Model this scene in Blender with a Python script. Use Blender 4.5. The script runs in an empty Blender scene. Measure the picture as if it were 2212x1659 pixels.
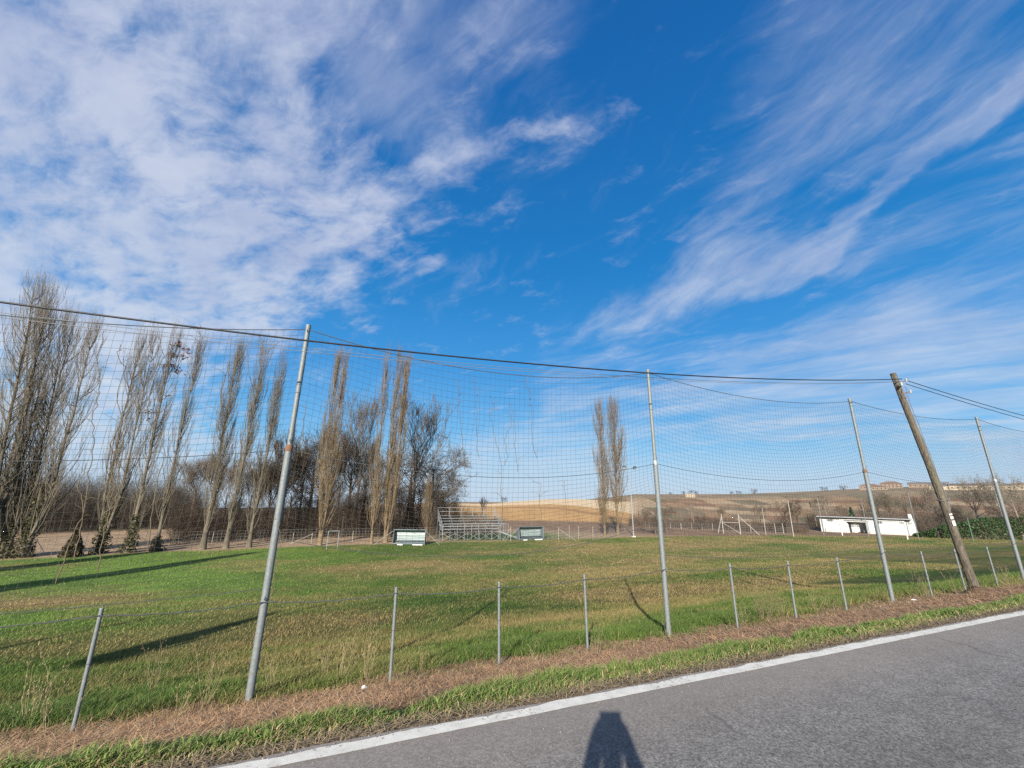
import bpy, bmesh, math, random
import numpy as np
from mathutils import Vector, Matrix, Euler, noise as mnoise

# ------------------------------------------------------------------ camera
# world frame: X runs along the road, Y away from it over the field, Z=0 is the road surface
SC = bpy.context.scene
EYE = Vector((0.0, 0.0, 1.6))
FPX = 870.0 / 2212.0                      # focal length in picture widths
YAW, PITCH, ROLL = math.radians(22.0), math.radians(15.4), math.radians(0.8)
_f = Vector((math.sin(YAW) * math.cos(PITCH), math.cos(YAW) * math.cos(PITCH), math.sin(PITCH)))
_r0 = Vector((math.cos(YAW), -math.sin(YAW), 0.0))
_u0 = _r0.cross(_f)
_r = _r0 * math.cos(ROLL) + _u0 * math.sin(ROLL)
_u = _r.cross(_f)
cam_data = bpy.data.cameras.new("camera")
cam_data.lens = FPX * 36.0; cam_data.sensor_width = 36.0; cam_data.sensor_fit = 'HORIZONTAL'
cam_data.clip_start = 0.02; cam_data.clip_end = 20000
cam = bpy.data.objects.new("camera", cam_data)
SC.collection.objects.link(cam)
cam.matrix_world = Matrix.Translation(EYE) @ Matrix((_r, _u, -_f)).transposed().to_4x4()
SC.camera = cam
SC.view_settings.view_transform = 'Standard'
SC.view_settings.look = 'None'
EXPO = 1.0
SC.view_settings.exposure = EXPO
SC.view_settings.gamma = 1.0
SC.render.engine = 'CYCLES'
SC.cycles.max_bounces = 5; SC.cycles.diffuse_bounces = 2; SC.cycles.glossy_bounces = 2
SC.cycles.transmission_bounces = 2; SC.cycles.transparent_max_bounces = 6
SC.cycles.use_denoising = False
SC.cycles.pixel_filter_type = 'BLACKMAN_HARRIS'

def ray(px, py):                          # direction of a point of the survey sheet (2212 x 1659)
    d = _r * (px - 1106.0) + _u * (829.5 - py) + _f * 870.0
    return d.normalized()

# ------------------------------------------------------------------ sun
SUN_AZ, SUN_EL = math.radians(214.2), math.radians(23.2)
to_sun = Vector((math.sin(SUN_AZ) * math.cos(SUN_EL), math.cos(SUN_AZ) * math.cos(SUN_EL), math.sin(SUN_EL)))
sd = bpy.data.lights.new("sun", 'SUN'); sd.energy = 5.0; sd.angle = math.radians(0.53); sd.color = (1.0, 0.93, 0.82)
so = bpy.data.objects.new("sun", sd); SC.collection.objects.link(so)
so.rotation_euler = to_sun.to_track_quat('Z', 'Y').to_euler(); so.location = (-20, -30, 40)

# ------------------------------------------------------------------ sky
W = bpy.data.worlds.new("World"); SC.world = W; W.use_nodes = True
W.cycles.sampling_method = 'MANUAL'; W.cycles.sample_map_resolution = 512
class NT:
    def __init__(s, tree): s.t = tree; s.n = tree.nodes; s.l = tree.links
    def new(s, ty, **kw):
        nd = s.n.new(ty)
        for k, v in kw.items(): setattr(nd, k, v)
        return nd
    def put(s, sock, v):
        if isinstance(v, bpy.types.NodeSocket): s.l.new(v, sock)
        elif v is not None: sock.default_value = v
    def m(s, op, a, b=None, c=None, clamp=False):
        nd = s.new('ShaderNodeMath', operation=op, use_clamp=clamp)
        s.put(nd.inputs[0], a); s.put(nd.inputs[1], b); s.put(nd.inputs[2], c)
        return nd.outputs[0]
    def v(s, op, a, b=None, scale=None):
        nd = s.new('ShaderNodeVectorMath', operation=op)
        s.put(nd.inputs[0], a); s.put(nd.inputs[1], b)
        if scale is not None: s.put(nd.inputs['Scale'], scale)
        return nd.outputs['Value'] if op in ('LENGTH', 'DOT_PRODUCT', 'DISTANCE') else nd.outputs[0]
    def noise(s, vec, scale, detail=5, rough=0.5, dist=0.0, dim='3D', lac=2.0):
        nd = s.new('ShaderNodeTexNoise', noise_dimensions=dim)
        s.put(nd.inputs['Vector'], vec); s.put(nd.inputs['Scale'], scale)
        nd.inputs['Detail'].default_value = detail; nd.inputs['Roughness'].default_value = rough
        nd.inputs['Distortion'].default_value = dist; nd.inputs['Lacunarity'].default_value = lac
        return nd.outputs[0], nd.outputs[1]
    def map(s, vec, loc=(0, 0, 0), rot=(0, 0, 0), scale=(1, 1, 1), ty='POINT'):
        nd = s.new('ShaderNodeMapping', vector_type=ty)
        s.put(nd.inputs[0], vec); nd.inputs[1].default_value = loc
        nd.inputs[2].default_value = rot; nd.inputs[3].default_value = scale
        return nd.outputs[0]
    def rng(s, x, a, b, c=0.0, d=1.0, smooth=True, clamp=True):
        nd = s.new('ShaderNodeMapRange', interpolation_type='SMOOTHSTEP' if smooth else 'LINEAR')
        s.put(nd.inputs[0], x)
        for i, q in enumerate((a, b, c, d)): s.put(nd.inputs[i + 1], q)
        return nd.outputs[0]
    def mix(s, f, a, b, ty='MIX'):
        nd = s.new('ShaderNodeMix', data_type='RGBA', blend_type=ty)
        s.put(nd.inputs[0], f); s.put(nd.inputs[6], a); s.put(nd.inputs[7], b)
        return nd.outputs[2]
    def ramp(s, f, stops):
        nd = s.new('ShaderNodeValToRGB'); cr = nd.color_ramp
        while len(cr.elements) < len(stops): cr.elements.new(0.5)
        for e, (p, c) in zip(cr.elements, stops): e.position = p; e.color = tuple(c) + (1,) if len(c) == 3 else c
        s.put(nd.inputs[0], f); return nd.outputs[0]

def q_of(px, py):
    d = ray(px, py); return Vector((d.x / (1 + d.z), d.y / (1 + d.z)))
def build_sky():
    t = NT(W.node_tree); t.n.clear()
    out = t.new('ShaderNodeOutputWorld'); bg = t.new('ShaderNodeBackground')
    STR = 0.10; bg.inputs[1].default_value = STR
    sky = t.new('ShaderNodeTexSky', sky_type='NISHITA', sun_disc=False)
    sky.sun_elevation = SUN_EL; sky.sun_rotation = SUN_AZ
    sky.altitude = 250; sky.air_density = 1.0; sky.dust_density = 0.3; sky.ozone_density = 2.5
    gen = t.new('ShaderNodeTexCoord').outputs['Generated']
    sep = t.new('ShaderNodeSeparateXYZ'); t.l.new(gen, sep.inputs[0])
    x, y, z = sep.outputs
    zc = t.m('MAXIMUM', z, 0.0)
    den = t.m('ADD', zc, 0.08)
    comb = t.new('ShaderNodeCombineXYZ')
    t.l.new(t.m('DIVIDE', x, den), comb.inputs[0]); t.l.new(t.m('DIVIDE', y, den), comb.inputs[1])
    p = comb.outputs[0]
    c3 = t.new('ShaderNodeCombineXYZ'); den3 = t.m('ADD', zc, 0.34)
    t.l.new(t.m('DIVIDE', x, den3), c3.inputs[0]); t.l.new(t.m('DIVIDE', y, den3), c3.inputs[1]); p3 = c3.outputs[0]
    den2 = t.m('ADD', zc, 1.0)
    cq = t.new('ShaderNodeCombineXYZ')
    t.l.new(t.m('DIVIDE', x, den2), cq.inputs[0]); t.l.new(t.m('DIVIDE', y, den2), cq.inputs[1])
    q0 = cq.outputs[0]
    # edges of the masks wander
    wn = t.noise(q0, 5.0, 5, 0.6)[1]
    wn = t.v('SUBTRACT', wn, (0.5, 0.5, 0.5))
    q = t.v('ADD', q0, t.v('SCALE', wn, scale=0.11))
    def blob(A, B, w, amp, ext=0.0):
        a, b = q_of(*A), q_of(*B); c = (a + b) / 2; d = b - a
        L = d.length / 2 + ext; ang = math.atan2(d.y, d.x)
        # along / across coordinates
        ca, sa = math.cos(ang), math.sin(ang)
        rel = t.v('SUBTRACT', q, (c.x, c.y, 0))
        al = t.v('DOT_PRODUCT', rel, (ca, sa, 0)); ac = t.v('DOT_PRODUCT', rel, (-sa, ca, 0))
        al = t.m('MAXIMUM', t.m('SUBTRACT', t.m('ABSOLUTE', al), L), 0.0)
        r2 = t.m('ADD', t.m('MULTIPLY', al, al), t.m('MULTIPLY', ac, ac))
        g = t.m('EXPONENT', t.m('MULTIPLY', r2, -1.0 / (w * w)))
        return t.m('MULTIPLY', g, amp)
    def total(bl):
        acc = None
        for b in bl:
            g = blob(*b); acc = g if acc is None else t.m('ADD', acc, g)
        return acc
    left = t.m('ADD', t.m('MINIMUM', total(LEFT_BLOBS), 0.88), total(LEFT_HOLES)); right = t.m('ADD', t.m('MINIMUM', total(RIGHT_BLOBS), 0.72), total(RIGHT_HOLES))
    # textures on the cloud deck
    def dirtex(vec, ang, sx, sy, loc, scale, det, rough):
        r1 = t.map(vec, rot=(0, 0, math.radians(-ang)))
        return t.noise(t.map(r1, scale=(sx, sy, 1), loc=loc), scale, det, rough)[0]
    warp = t.v('SCALE', t.v('SUBTRACT', t.noise(p, 1.7, 4, 0.55)[1], (0.5, 0.5, 0.5)), scale=0.30)
    pw = t.v('ADD', p, warp)
    pw3 = t.v('ADD', p3, t.v('SCALE', t.v('SUBTRACT', t.noise(p3, 3.0, 4, 0.55)[1], (0.5, 0.5, 0.5)), scale=0.16))
    mott = dirtex(pw3, 150, 1.0, 1.7, (3.3, 1.2, 0), 7.5, 9, 0.62)
    fib = dirtex(pw, 118, 0.8, 3.0, (1.3, 4.1, 0), 3.0, 9, 0.62)
    fibr = dirtex(t.v('ADD', p, t.v('SCALE', warp, scale=0.8)), 84, 0.8, 2.7, (7.3, 2.1, 0), 2.1, 10, 0.64)
    lowf = dirtex(t.v('ADD', p, t.v('SCALE', warp, scale=0.8)), 118, 0.55, 2.6, (2.3, 6.1, 0), 1.3, 9, 0.6)
    mott2 = dirtex(pw, 100, 1.0, 1.6, (9.1, 5.2, 0), 1.8, 7, 0.6)
    lt = t.m('ADD', t.m('MULTIPLY', mott, 0.66), t.m('MULTIPLY', fib, 0.34))
    dl = t.rng(t.m('ADD', left, t.m('MULTIPLY', t.m('SUBTRACT', lt, 0.5), 3.1)), 0.10, 1.15)
    hi_ = t.rng(z, 0.25, 0.42)
    rt = t.m('ADD', t.m('MULTIPLY', t.m('ADD', t.m('MULTIPLY', fibr, hi_), t.m('MULTIPLY', lowf, t.m('SUBTRACT', 1.0, hi_))), 0.72), t.m('MULTIPLY', mott2, 0.28))
    dr = t.rng(t.m('ADD', right, t.m('MULTIPLY', t.m('SUBTRACT', rt, 0.5), 2.7)), 0.08, 1.40)
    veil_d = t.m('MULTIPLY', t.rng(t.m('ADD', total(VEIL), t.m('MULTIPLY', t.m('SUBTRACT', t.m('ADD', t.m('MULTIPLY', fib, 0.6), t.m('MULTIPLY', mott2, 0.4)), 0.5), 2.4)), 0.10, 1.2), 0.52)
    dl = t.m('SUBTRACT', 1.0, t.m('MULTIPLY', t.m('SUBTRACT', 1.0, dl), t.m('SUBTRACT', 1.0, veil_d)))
    dens = t.m('SUBTRACT', 1.0, t.m('MULTIPLY', t.m('SUBTRACT', 1.0, t.m('MULTIPLY', dl, 0.93)), t.m('SUBTRACT', 1.0, t.m('MULTIPLY', dr, 0.80))))
    # clear air colour
    hs = t.new('ShaderNodeHueSaturation'); hs.inputs['Saturation'].default_value = SKY_SAT; hs.inputs['Value'].default_value = SKY_VAL
    hs.inputs['Hue'].default_value = SKY_HUE
    t.l.new(sky.outputs[0], hs.inputs['Color'])
    k = 2 ** -EXPO / STR
    deep = t.ramp(t.m('POWER', zc, 0.7), [(0.0, (0.42, 0.63, 0.84)), (0.22, (0.17, 0.48, 0.82)), (0.42, (0.050, 0.31, 0.72)), (0.62, (0.012, 0.208, 0.57)), (0.85, (0.009, 0.135, 0.44)), (1.0, (0.007, 0.10, 0.36))])
    air = t.mix(0.10, t.v('SCALE', deep, scale=k), hs.outputs[0])
    cshade = t.rng(t.noise(pw3, 4.2, 6, 0.6)[0], 0.3, 0.7)
    hor = t.rng(z, 0.0, 0.55, 0.0, 1.0, smooth=False)
    white = t.mix(hor, (0.68 * k, 0.77 * k, 0.88 * k, 1), (0.60 * k, 0.66 * k, 0.81 * k, 1))
    grey = t.mix(hor, (0.54 * k, 0.66 * k, 0.82 * k, 1), (0.42 * k, 0.49 * k, 0.70 * k, 1))
    cc = t.mix(cshade, grey, white)
    col = t.mix(dens, air, cc)
    # warm glow added around the sun, out of view, as neutral fill light
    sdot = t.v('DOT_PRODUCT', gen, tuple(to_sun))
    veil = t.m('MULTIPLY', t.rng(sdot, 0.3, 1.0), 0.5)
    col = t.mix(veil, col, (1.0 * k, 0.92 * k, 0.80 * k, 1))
    haze = t.rng(z, 0.0, 0.14, 0.72, 0.0)
    col = t.mix(haze, col, (0.55 * k, 0.68 * k, 0.83 * k, 1))
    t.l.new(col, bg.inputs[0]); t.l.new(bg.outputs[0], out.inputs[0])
SKY_SAT, SKY_VAL, SKY_HUE = 1.25, 1.0, 0.5
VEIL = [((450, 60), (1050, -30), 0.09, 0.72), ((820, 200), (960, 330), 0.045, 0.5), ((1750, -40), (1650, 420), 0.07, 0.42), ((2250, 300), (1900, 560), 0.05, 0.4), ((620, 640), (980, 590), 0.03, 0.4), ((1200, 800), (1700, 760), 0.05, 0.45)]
LEFT_BLOBS = [((-200, 0), (0, 500), 0.20, 0.7), ((0, 100), (420, 430), 0.15, 0.6), ((0, 560), (520, 640), 0.085, 0.8),
  ((250, 450), (780, 470), 0.075, 0.62), ((350, -20), (700, -60), 0.09, 0.30), ((1000, 120), (930, 330), 0.03, 0.22),
  ((740, 380), (880, 410), 0.05, 0.36), ((420, 200), (640, 300), 0.06, 0.25), ((1000, 330), (1180, 268), 0.018, 0.42),
  ((-300, -300), (250, -300), 0.18, 0.5), ((700, 650), (960, 590), 0.018, 0.25), ((1180, 40), (1230, 0), 0.025, 0.18),
  ((100, 850), (420, 1020), 0.10, 0.5), ((-200, 700), (100, 900), 0.12, 0.6)]
LEFT_HOLES = [((600, 140), (820, 250), 0.040, -0.25), ((420, 130), (480, 180), 0.03, -0.15), ((560, 230), (640, 290), 0.03, -0.2), ((860, 180), (860, 330), 0.03, -0.25), ((300, 60), (520, 120), 0.03, -0.16),
  ((200, 380), (40, 330), 0.03, -0.12), ((640, 360), (760, 330), 0.025, -0.22), ((0, 500), (60, 540), 0.02, -0.2), ((90, 640), (350, 640), 0.012, -0.2),
  ((20, 690), (420, 770), 0.02, 0.25)]
RIGHT_BLOBS = [((2300, 120), (1700, 590), 0.013, 0.80), ((1800, 540), (1330, 690), 0.036, 0.60), ((1600, 600), (1250, 740), 0.03, 0.25), ((1480, 530), (1640, 560), 0.036, 0.40),
  ((2200, -60), (1880, 230), 0.065, 0.36), ((2000, 250), (1600, 520), 0.05, 0.22), ((1780, 60), (1560, 450), 0.05, 0.12), ((1950, 620), (2300, 520), 0.05, 0.38),
  ((1600, 740), (2000, 660), 0.035, 0.26), ((2300, 740), (1500, 900), 0.060, 0.74), ((2300, 930), (1200, 960), 0.07, 0.72), ((2250, 990), (1000, 1010), 0.03, 0.3), ((1200, 890), (1700, 900), 0.03, 0.3),
  ((1200, 860), (1500, 840), 0.03, 0.25), ((950, 1000), (1300, 1000), 0.05, 0.45), ((500, 1000), (900, 1020), 0.05, 0.5), ((450, 780), (700, 800), 0.04, 0.3)]
RIGHT_HOLES = [((1300, 880), (1500, 920), 0.03, -0.3), ((1950, 560), (2200, 330), 0.02, -0.25), ((1500, 1010), (1750, 960), 0.018, -0.25)]
build_sky()

# ------------------------------------------------------------------ helpers
COL = SC.collection
rnd = random.Random(11)
RG = np.random.default_rng(7)
def sm(x, a, b):
    u = np.clip((np.asarray(x, float) - a) / (b - a), 0, 1); return u * u * (3 - 2 * u)
def tag(o, label=None, cat=None, group=None, kind=None):
    if label: o['label'] = label
    if cat: o['category'] = cat
    if group: o['group'] = group
    if kind: o['kind'] = kind
    return o
def empty(name, loc, label, cat, group=None, rz=0.0):
    o = bpy.data.objects.new(name, None); COL.objects.link(o); o.location = loc; o.rotation_euler = (0, 0, rz)
    o.empty_display_size = 0.2
    return tag(o, label, cat, group)
def link(name, me, mat, parent=None):
    o = bpy.data.objects.new(name, me); COL.objects.link(o)
    if mat is not None and len(me.materials) == 0: me.materials.append(mat)
    if parent is not None: o.parent = parent
    return o
def np_mesh(name, V, F, col=None, smooth=False):
    """V (n,3) ; F list of (m,k) arrays"""
    me = bpy.data.meshes.new(name)
    V = np.ascontiguousarray(V, dtype=np.float32)
    if not isinstance(F, (list, tuple)): F = [F]
    F = [np.ascontiguousarray(f, dtype=np.int32) for f in F if len(f)]
    loops = np.concatenate([f.ravel() for f in F]); sizes = np.concatenate([np.full(len(f), f.shape[1], np.int32) for f in F])
    me.vertices.add(len(V)); me.vertices.foreach_set('co', V.ravel())
    me.loops.add(len(loops)); me.loops.foreach_set('vertex_index', loops)
    me.polygons.add(len(sizes)); st = np.zeros(len(sizes), np.int32); st[1:] = np.cumsum(sizes)[:-1]
    me.polygons.foreach_set('loop_start', st)
    if smooth: me.polygons.foreach_set('use_smooth', np.ones(len(sizes), bool))
    me.update(calc_edges=True)
    if col is not None:
        a = me.color_attributes.new('tint', 'FLOAT_COLOR', 'POINT')
        c = np.ones((len(V), 4), np.float32); c[:, :3] = col; a.data.foreach_set('color', c.ravel())
    return me
def seg_arrays(P0, P1, R0, R1, sides=3):
    P0 = np.asarray(P0, float); P1 = np.asarray(P1, float); N = len(P0)
    R0 = np.broadcast_to(np.asarray(R0, float), (N,)); R1 = np.broadcast_to(np.asarray(R1, float), (N,))
    d = P1 - P0; L = np.linalg.norm(d, axis=1, keepdims=True); L[L < 1e-9] = 1; d = d / L
    ref = np.tile(np.array([0., 0, 1]), (N, 1)); ref[np.abs(d[:, 2]) > 0.9] = (1, 0, 0)
    a = np.cross(d, ref); a /= np.linalg.norm(a, axis=1, keepdims=True); b = np.cross(d, a)
    an = np.arange(sides) * 2 * math.pi / sides
    ring = a[:, None, :] * np.cos(an)[None, :, None] + b[:, None, :] * np.sin(an)[None, :, None]
    V = np.concatenate([P0[:, None, :] + ring * R0[:, None, None], P1[:, None, :] + ring * R1[:, None, None]], axis=1)
    base = (np.arange(N) * 2 * sides)[:, None]
    i = np.arange(sides); j = (i + 1) % sides
    q = np.stack([i, j, j + sides, i + sides], axis=1)
    F = (base[:, :, None] + q[None]).reshape(-1, 4)
    return V.reshape(-1, 3), F
def chains_to_segs(C, r0, r1):
    """C (N,k,3) polylines, r0 r1 (N,)"""
    N, k, _ = C.shape; t = np.linspace(0, 1, k)
    R = r0[:, None] * (1 - t) + r1[:, None] * t
    return C[:, :-1].reshape(-1, 3), C[:, 1:].reshape(-1, 3), R[:, :-1].ravel(), R[:, 1:].ravel()
def cat_segs(lst): return tuple(np.concatenate(x) for x in zip(*lst))
def segs_mesh(name, lst, sides=3, smooth=False, col=None):
    V, F = seg_arrays(*cat_segs(lst), sides=sides)
    return np_mesh(name, V, F, col=col, smooth=smooth)
def tube(name, pts, r, sides=10, cap=True, smooth=True):
    """one continuous tube along pts; r number or list"""
    pts = [Vector(p) for p in pts]; n = len(pts); rr = r if isinstance(r, (list, tuple)) else [r] * n
    V = []; up = None
    for i, p in enumerate(pts):
        d = (pts[min(i + 1, n - 1)] - pts[max(i - 1, 0)]).normalized()
        if up is None:
            up = Vector((0, 0, 1)) if abs(d.z) < 0.9 else Vector((1, 0, 0))
        a = d.cross(up).normalized(); up = a.cross(d).normalized()
        for k in range(sides):
            t = 2 * math.pi * k / sides; V.append(p + (a * math.cos(t) + up * math.sin(t)) * rr[i])
    F = []
    for i in range(n - 1):
        for k in range(sides):
            F.append((i * sides + k, i * sides + (k + 1) % sides, (i + 1) * sides + (k + 1) % sides, (i + 1) * sides + k))
    return V, F, [tuple(range(sides))[::-1], tuple((n - 1) * sides + k for k in range(sides))] if cap else []
class MB:
    def __init__(s): s.V = []; s.F = []; s.S = []
    def add(s, V, F, smooth=False):
        b = len(s.V); s.V += [tuple(v) for v in V]; s.F += [tuple(i + b for i in f) for f in F]; s.S += [smooth] * len(F); return s
    def box(s, c, size, rz=0.0, M=None):
        cx, cy, cz = c; hx, hy, hz = (q / 2 for q in size); ca, sa = math.cos(rz), math.sin(rz); V = []
        for z in (-hz, hz):
            for x, y in ((-hx, -hy), (hx, -hy), (hx, hy), (-hx, hy)):
                v = Vector((cx + x * ca - y * sa, cy + x * sa + y * ca, cz + z)); V.append(M @ v if M else v)
        return s.add(V, [(0, 3, 2, 1), (4, 5, 6, 7), (0, 1, 5, 4), (1, 2, 6, 5), (2, 3, 7, 6), (3, 0, 4, 7)])
    def tube(s, pts, r, sides=10, cap=True):
        V, F, C = tube('', pts, r, sides, cap); s.add(V, F, True); return s.add(V, C, False) if cap else s
    def bar(s, a, b, w, h=None):
        """rectangular bar from a to b"""
        a = Vector(a); b = Vector(b); h = h or w; d = (b - a).normalized()
        u = Vector((0, 0, 1)) if abs(d.z) < 0.95 else Vector((0, 1, 0))
        x = d.cross(u).normalized(); y = x.cross(d); V = []
        for p in (a, b):
            for sx, sy in ((-1, -1), (1, -1), (1, 1), (-1, 1)): V.append(p + x * sx * w / 2 + y * sy * h / 2)
        return s.add(V, [(0, 3, 2, 1), (4, 5, 6, 7), (0, 1, 5, 4), (1, 2, 6, 5), (2, 3, 7, 6), (3, 0, 4, 7)])
    def prism(s, poly, y0, y1):
        """poly in (x,z) extruded along y"""
        n = len(poly); V = [(x, y0, z) for x, z in poly] + [(x, y1, z) for x, z in poly]
        F = [tuple(range(n)), tuple(range(n, 2 * n))[::-1]] + [((i + 1) % n, i, i + n, (i + 1) % n + n) for i in range(n)]
        return s.add(V, F)
    def build(s, name, mat, parent=None, bevel=0.0):
        me = bpy.data.meshes.new(name); me.from_pydata([tuple(v) for v in s.V], [], s.F)
        me.polygons.foreach_set('use_smooth', s.S); me.update()
        o = link(name, me, mat, parent)
        if bevel:
            m = o.modifiers.new('bevel', 'BEVEL'); m.width = bevel; m.segments = 2; m.limit_method = 'ANGLE'
        return o
# ---- numpy value noise
def _h(ix, iy, seed):
    h = (ix.astype(np.int64) * 374761393 + iy.astype(np.int64) * 668265263 + seed * 1274126177) & 0xffffffff
    h = ((h ^ (h >> 13)) * 1274126177) & 0xffffffff
    return ((h ^ (h >> 16)) & 0xffff) / 65535.0
def vn(x, y, seed=0):
    x = np.asarray(x, float); y = np.asarray(y, float)
    ix = np.floor(x); iy = np.floor(y); fx = x - ix; fy = y - iy; fx = fx * fx * (3 - 2 * fx); fy = fy * fy * (3 - 2 * fy)
    a = _h(ix, iy, seed); b = _h(ix + 1, iy, seed); c = _h(ix, iy + 1, seed); d = _h(ix + 1, iy + 1, seed)
    return (a * (1 - fx) + b * fx) * (1 - fy) + (c * (1 - fx) + d * fx) * fy
def fbm(x, y, seed=0, o=4):
    s = 0; a = 0.5; t = 0
    for i in range(o): s = s + a * vn(np.asarray(x) * 2 ** i, np.asarray(y) * 2 ** i, seed + i * 7); t += a; a *= 0.55
    return s / t

# ------------------------------------------------------------------ terrain
E_A = ([-180, 8, 13, 18, 22, 27, 31, 35, 42, 50, 180], [-.06, -.06, -.036, -.024, -.0155, -.0085, -.007, -.010, -.022, -.06, -.06])
E_B = ([-180, -60, -28, -15, 0, 13, 22, 30, 36, 38.5, 50.8, 58, 61.6, 66, 73, 110, 180], [-.03, -.034, -.042, -.042, -.036, -.0185, -.016, -.012, -.001, .0055, .0085, .0150, .0195, .0230, .0225, .01, -.02])
def prof(n): return np.interp(n, [-400, -30, -7, -4.2, -3.5, 3.42, 3.6, 6.8, 9, 14, 25, 38, 50, 2000], [-1.5, -1.0, -0.55, -0.2, -.05, -.022, -.055, -1.02, -1.5, -2.5, -3.4, -3.85, -4, -4])
def terrain(s, n, rough=True):
    s = np.asarray(s, float); n = np.asarray(n, float); r = np.hypot(s, n); az = np.degrees(np.arctan2(s, n))
    z0 = prof(n) + 0.006 * np.clip(s - 2, -5, 20) * sm(n, 4.5, 6.5) * (1 - sm(n, 10, 20))
    eA = np.interp(az, *E_A); eB = np.interp(az, *E_B)
    def hill(e, R, p):
        zc = 1.6 + e * R; u = np.clip((r - 85) / (R - 85), 0, None)
        z = -4 + (zc + 4) * np.minimum(u, 1) ** p
        return np.where(r > R, zc - 0.03 * (r - R), z)
    RB = 850 + 60 * (fbm(az / 7, az * 0, 3) - .5)
    zA = hill(eA, 330.0, 0.9); zB = hill(eB, RB, 1.5)
    zf = np.maximum(zA, zB)
    zf = np.maximum(zf, 1.6 + np.minimum(eB - .004, -.01) * r - 0.03 * np.maximum(0, 500 - r)) if False else zf
    far = sm(r, 80, 100) * sm(n, 30, 60) if False else sm(r, 82, 110) * sm(n, 20, 50)
    z = z0 * (1 - far) + zf * far
    if rough: z = z + 0.05 * (fbm(s * .35, n * .35, 5) - .5) * sm(n, 7, 12) + 0.03 * (fbm(s * 1.7, n * 1.7, 9) - .5) * sm(n, 3.7, 5)
    return z
def zat(s, n): return float(terrain(np.array([s]), np.array([n]))[0])
def G(px, py):
    d = ray(px, py); rr = np.exp(np.linspace(math.log(2), math.log(1500), 6000))
    P = np.array([[d.x], [d.y], [d.z]]) * rr + np.array([[0], [0], [1.6]])
    hit = np.nonzero(P[2] < terrain(P[0], P[1]))[0]
    i = hit[0] if len(hit) else len(rr) - 1
    return Vector(P[:, i])
def PL(px, py, n):
    d = ray(px, py); return d * (n / d.y) + EYE
def at_dist(px, py, dist):
    d = ray(px, py); return d * (dist / math.hypot(d.x, d.y)) + EYE
def field_edge(s): return np.interp(s, [-60, -24, -16, -5, 20, 42, 65, 84, 90, 100], [47, 47.3, 49.4, 50.6, 50.2, 50.2, 46, 37.5, 28, 20])
PATCH = [(G(110, 1300), 5.0, 1.7, .75), (G(930, 1222), 5.0, 2.2, .55), (G(870, 1218), 3.5, 1.5, .3), (G(1640, 1265), 4.0, 0.9, .35), (G(1880, 1180), 6, 1.6, .5), (G(1500, 1172), 8, 1.6, .35),
  (G(1750, 1272), 2.2, .6, .4), (G(1250, 1290), 5, 2.0, .22), (G(1330, 1330), 2.6, 1.2, .3), (G(330, 1250), 8, 4, -.35), (G(560, 1330), 4, 2, -.15), (G(700, 1195), 12, 3, -.35), (G(1080, 1205), 5, 2, -.3),
  (G(2000, 1240), 8, 3, -.35), (G(150, 1540), 3, 1.3, -.22), (G(760, 1400), 2, 1.0, .2), (G(1440, 1280), 3, 1.5, .15)]
def dryness(s, n):
    d = .31 + 1.75 * (fbm(s * .16, n * .30, 21, 4) - .5) + .5 * (fbm(s * .9, n * 1.2, 31, 3) - .5)
    for c, a, b, m in PATCH: d = d + m * np.exp(-((s - c.x) / a) ** 2 - ((n - c.y) / b) ** 2)
    d = d + .16 * sm(s, 2, 22) * sm(n, 9, 16)
    d = d - .30 * np.exp(-((n - 8.3) / 1.3) ** 2) - .22 * sm(-s, -5, 8) * sm(n, 12, 18)
    return np.clip(d, 0, 1)
GREEN = np.array([.110, .168, .032]); GREEN2 = np.array([.062, .108, .024]); DRY = np.array([.265, .200, .085])
def grass_col(s, n):
    d = dryness(s, n)[..., None]; k = fbm(s * .7, n * .7, 41, 3)[..., None]
    g = GREEN * k + GREEN2 * (1 - k); g = g * (1 + .55 * sm(-s, -6, 10) * sm(n, 12, 22))[..., None]
    return g * (1 - d) + DRY * d
def mulch_w(s, n):
    lo = 4.2 + .5 * (fbm(s * 1.1, n * 0 + .3, 51, 3) - .5) * 2; hi = 7.35 + .7 * (fbm(s * 1.4, n * 0 + 7, 52, 3) - .5) * 2 + .25 * sm(s, 8, 14)
    return sm(n, lo - .15, lo + .25) * (1 - sm(n, hi - .25, hi + .3)) * (1 - .75 * sm(s, 17, 20))
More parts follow.
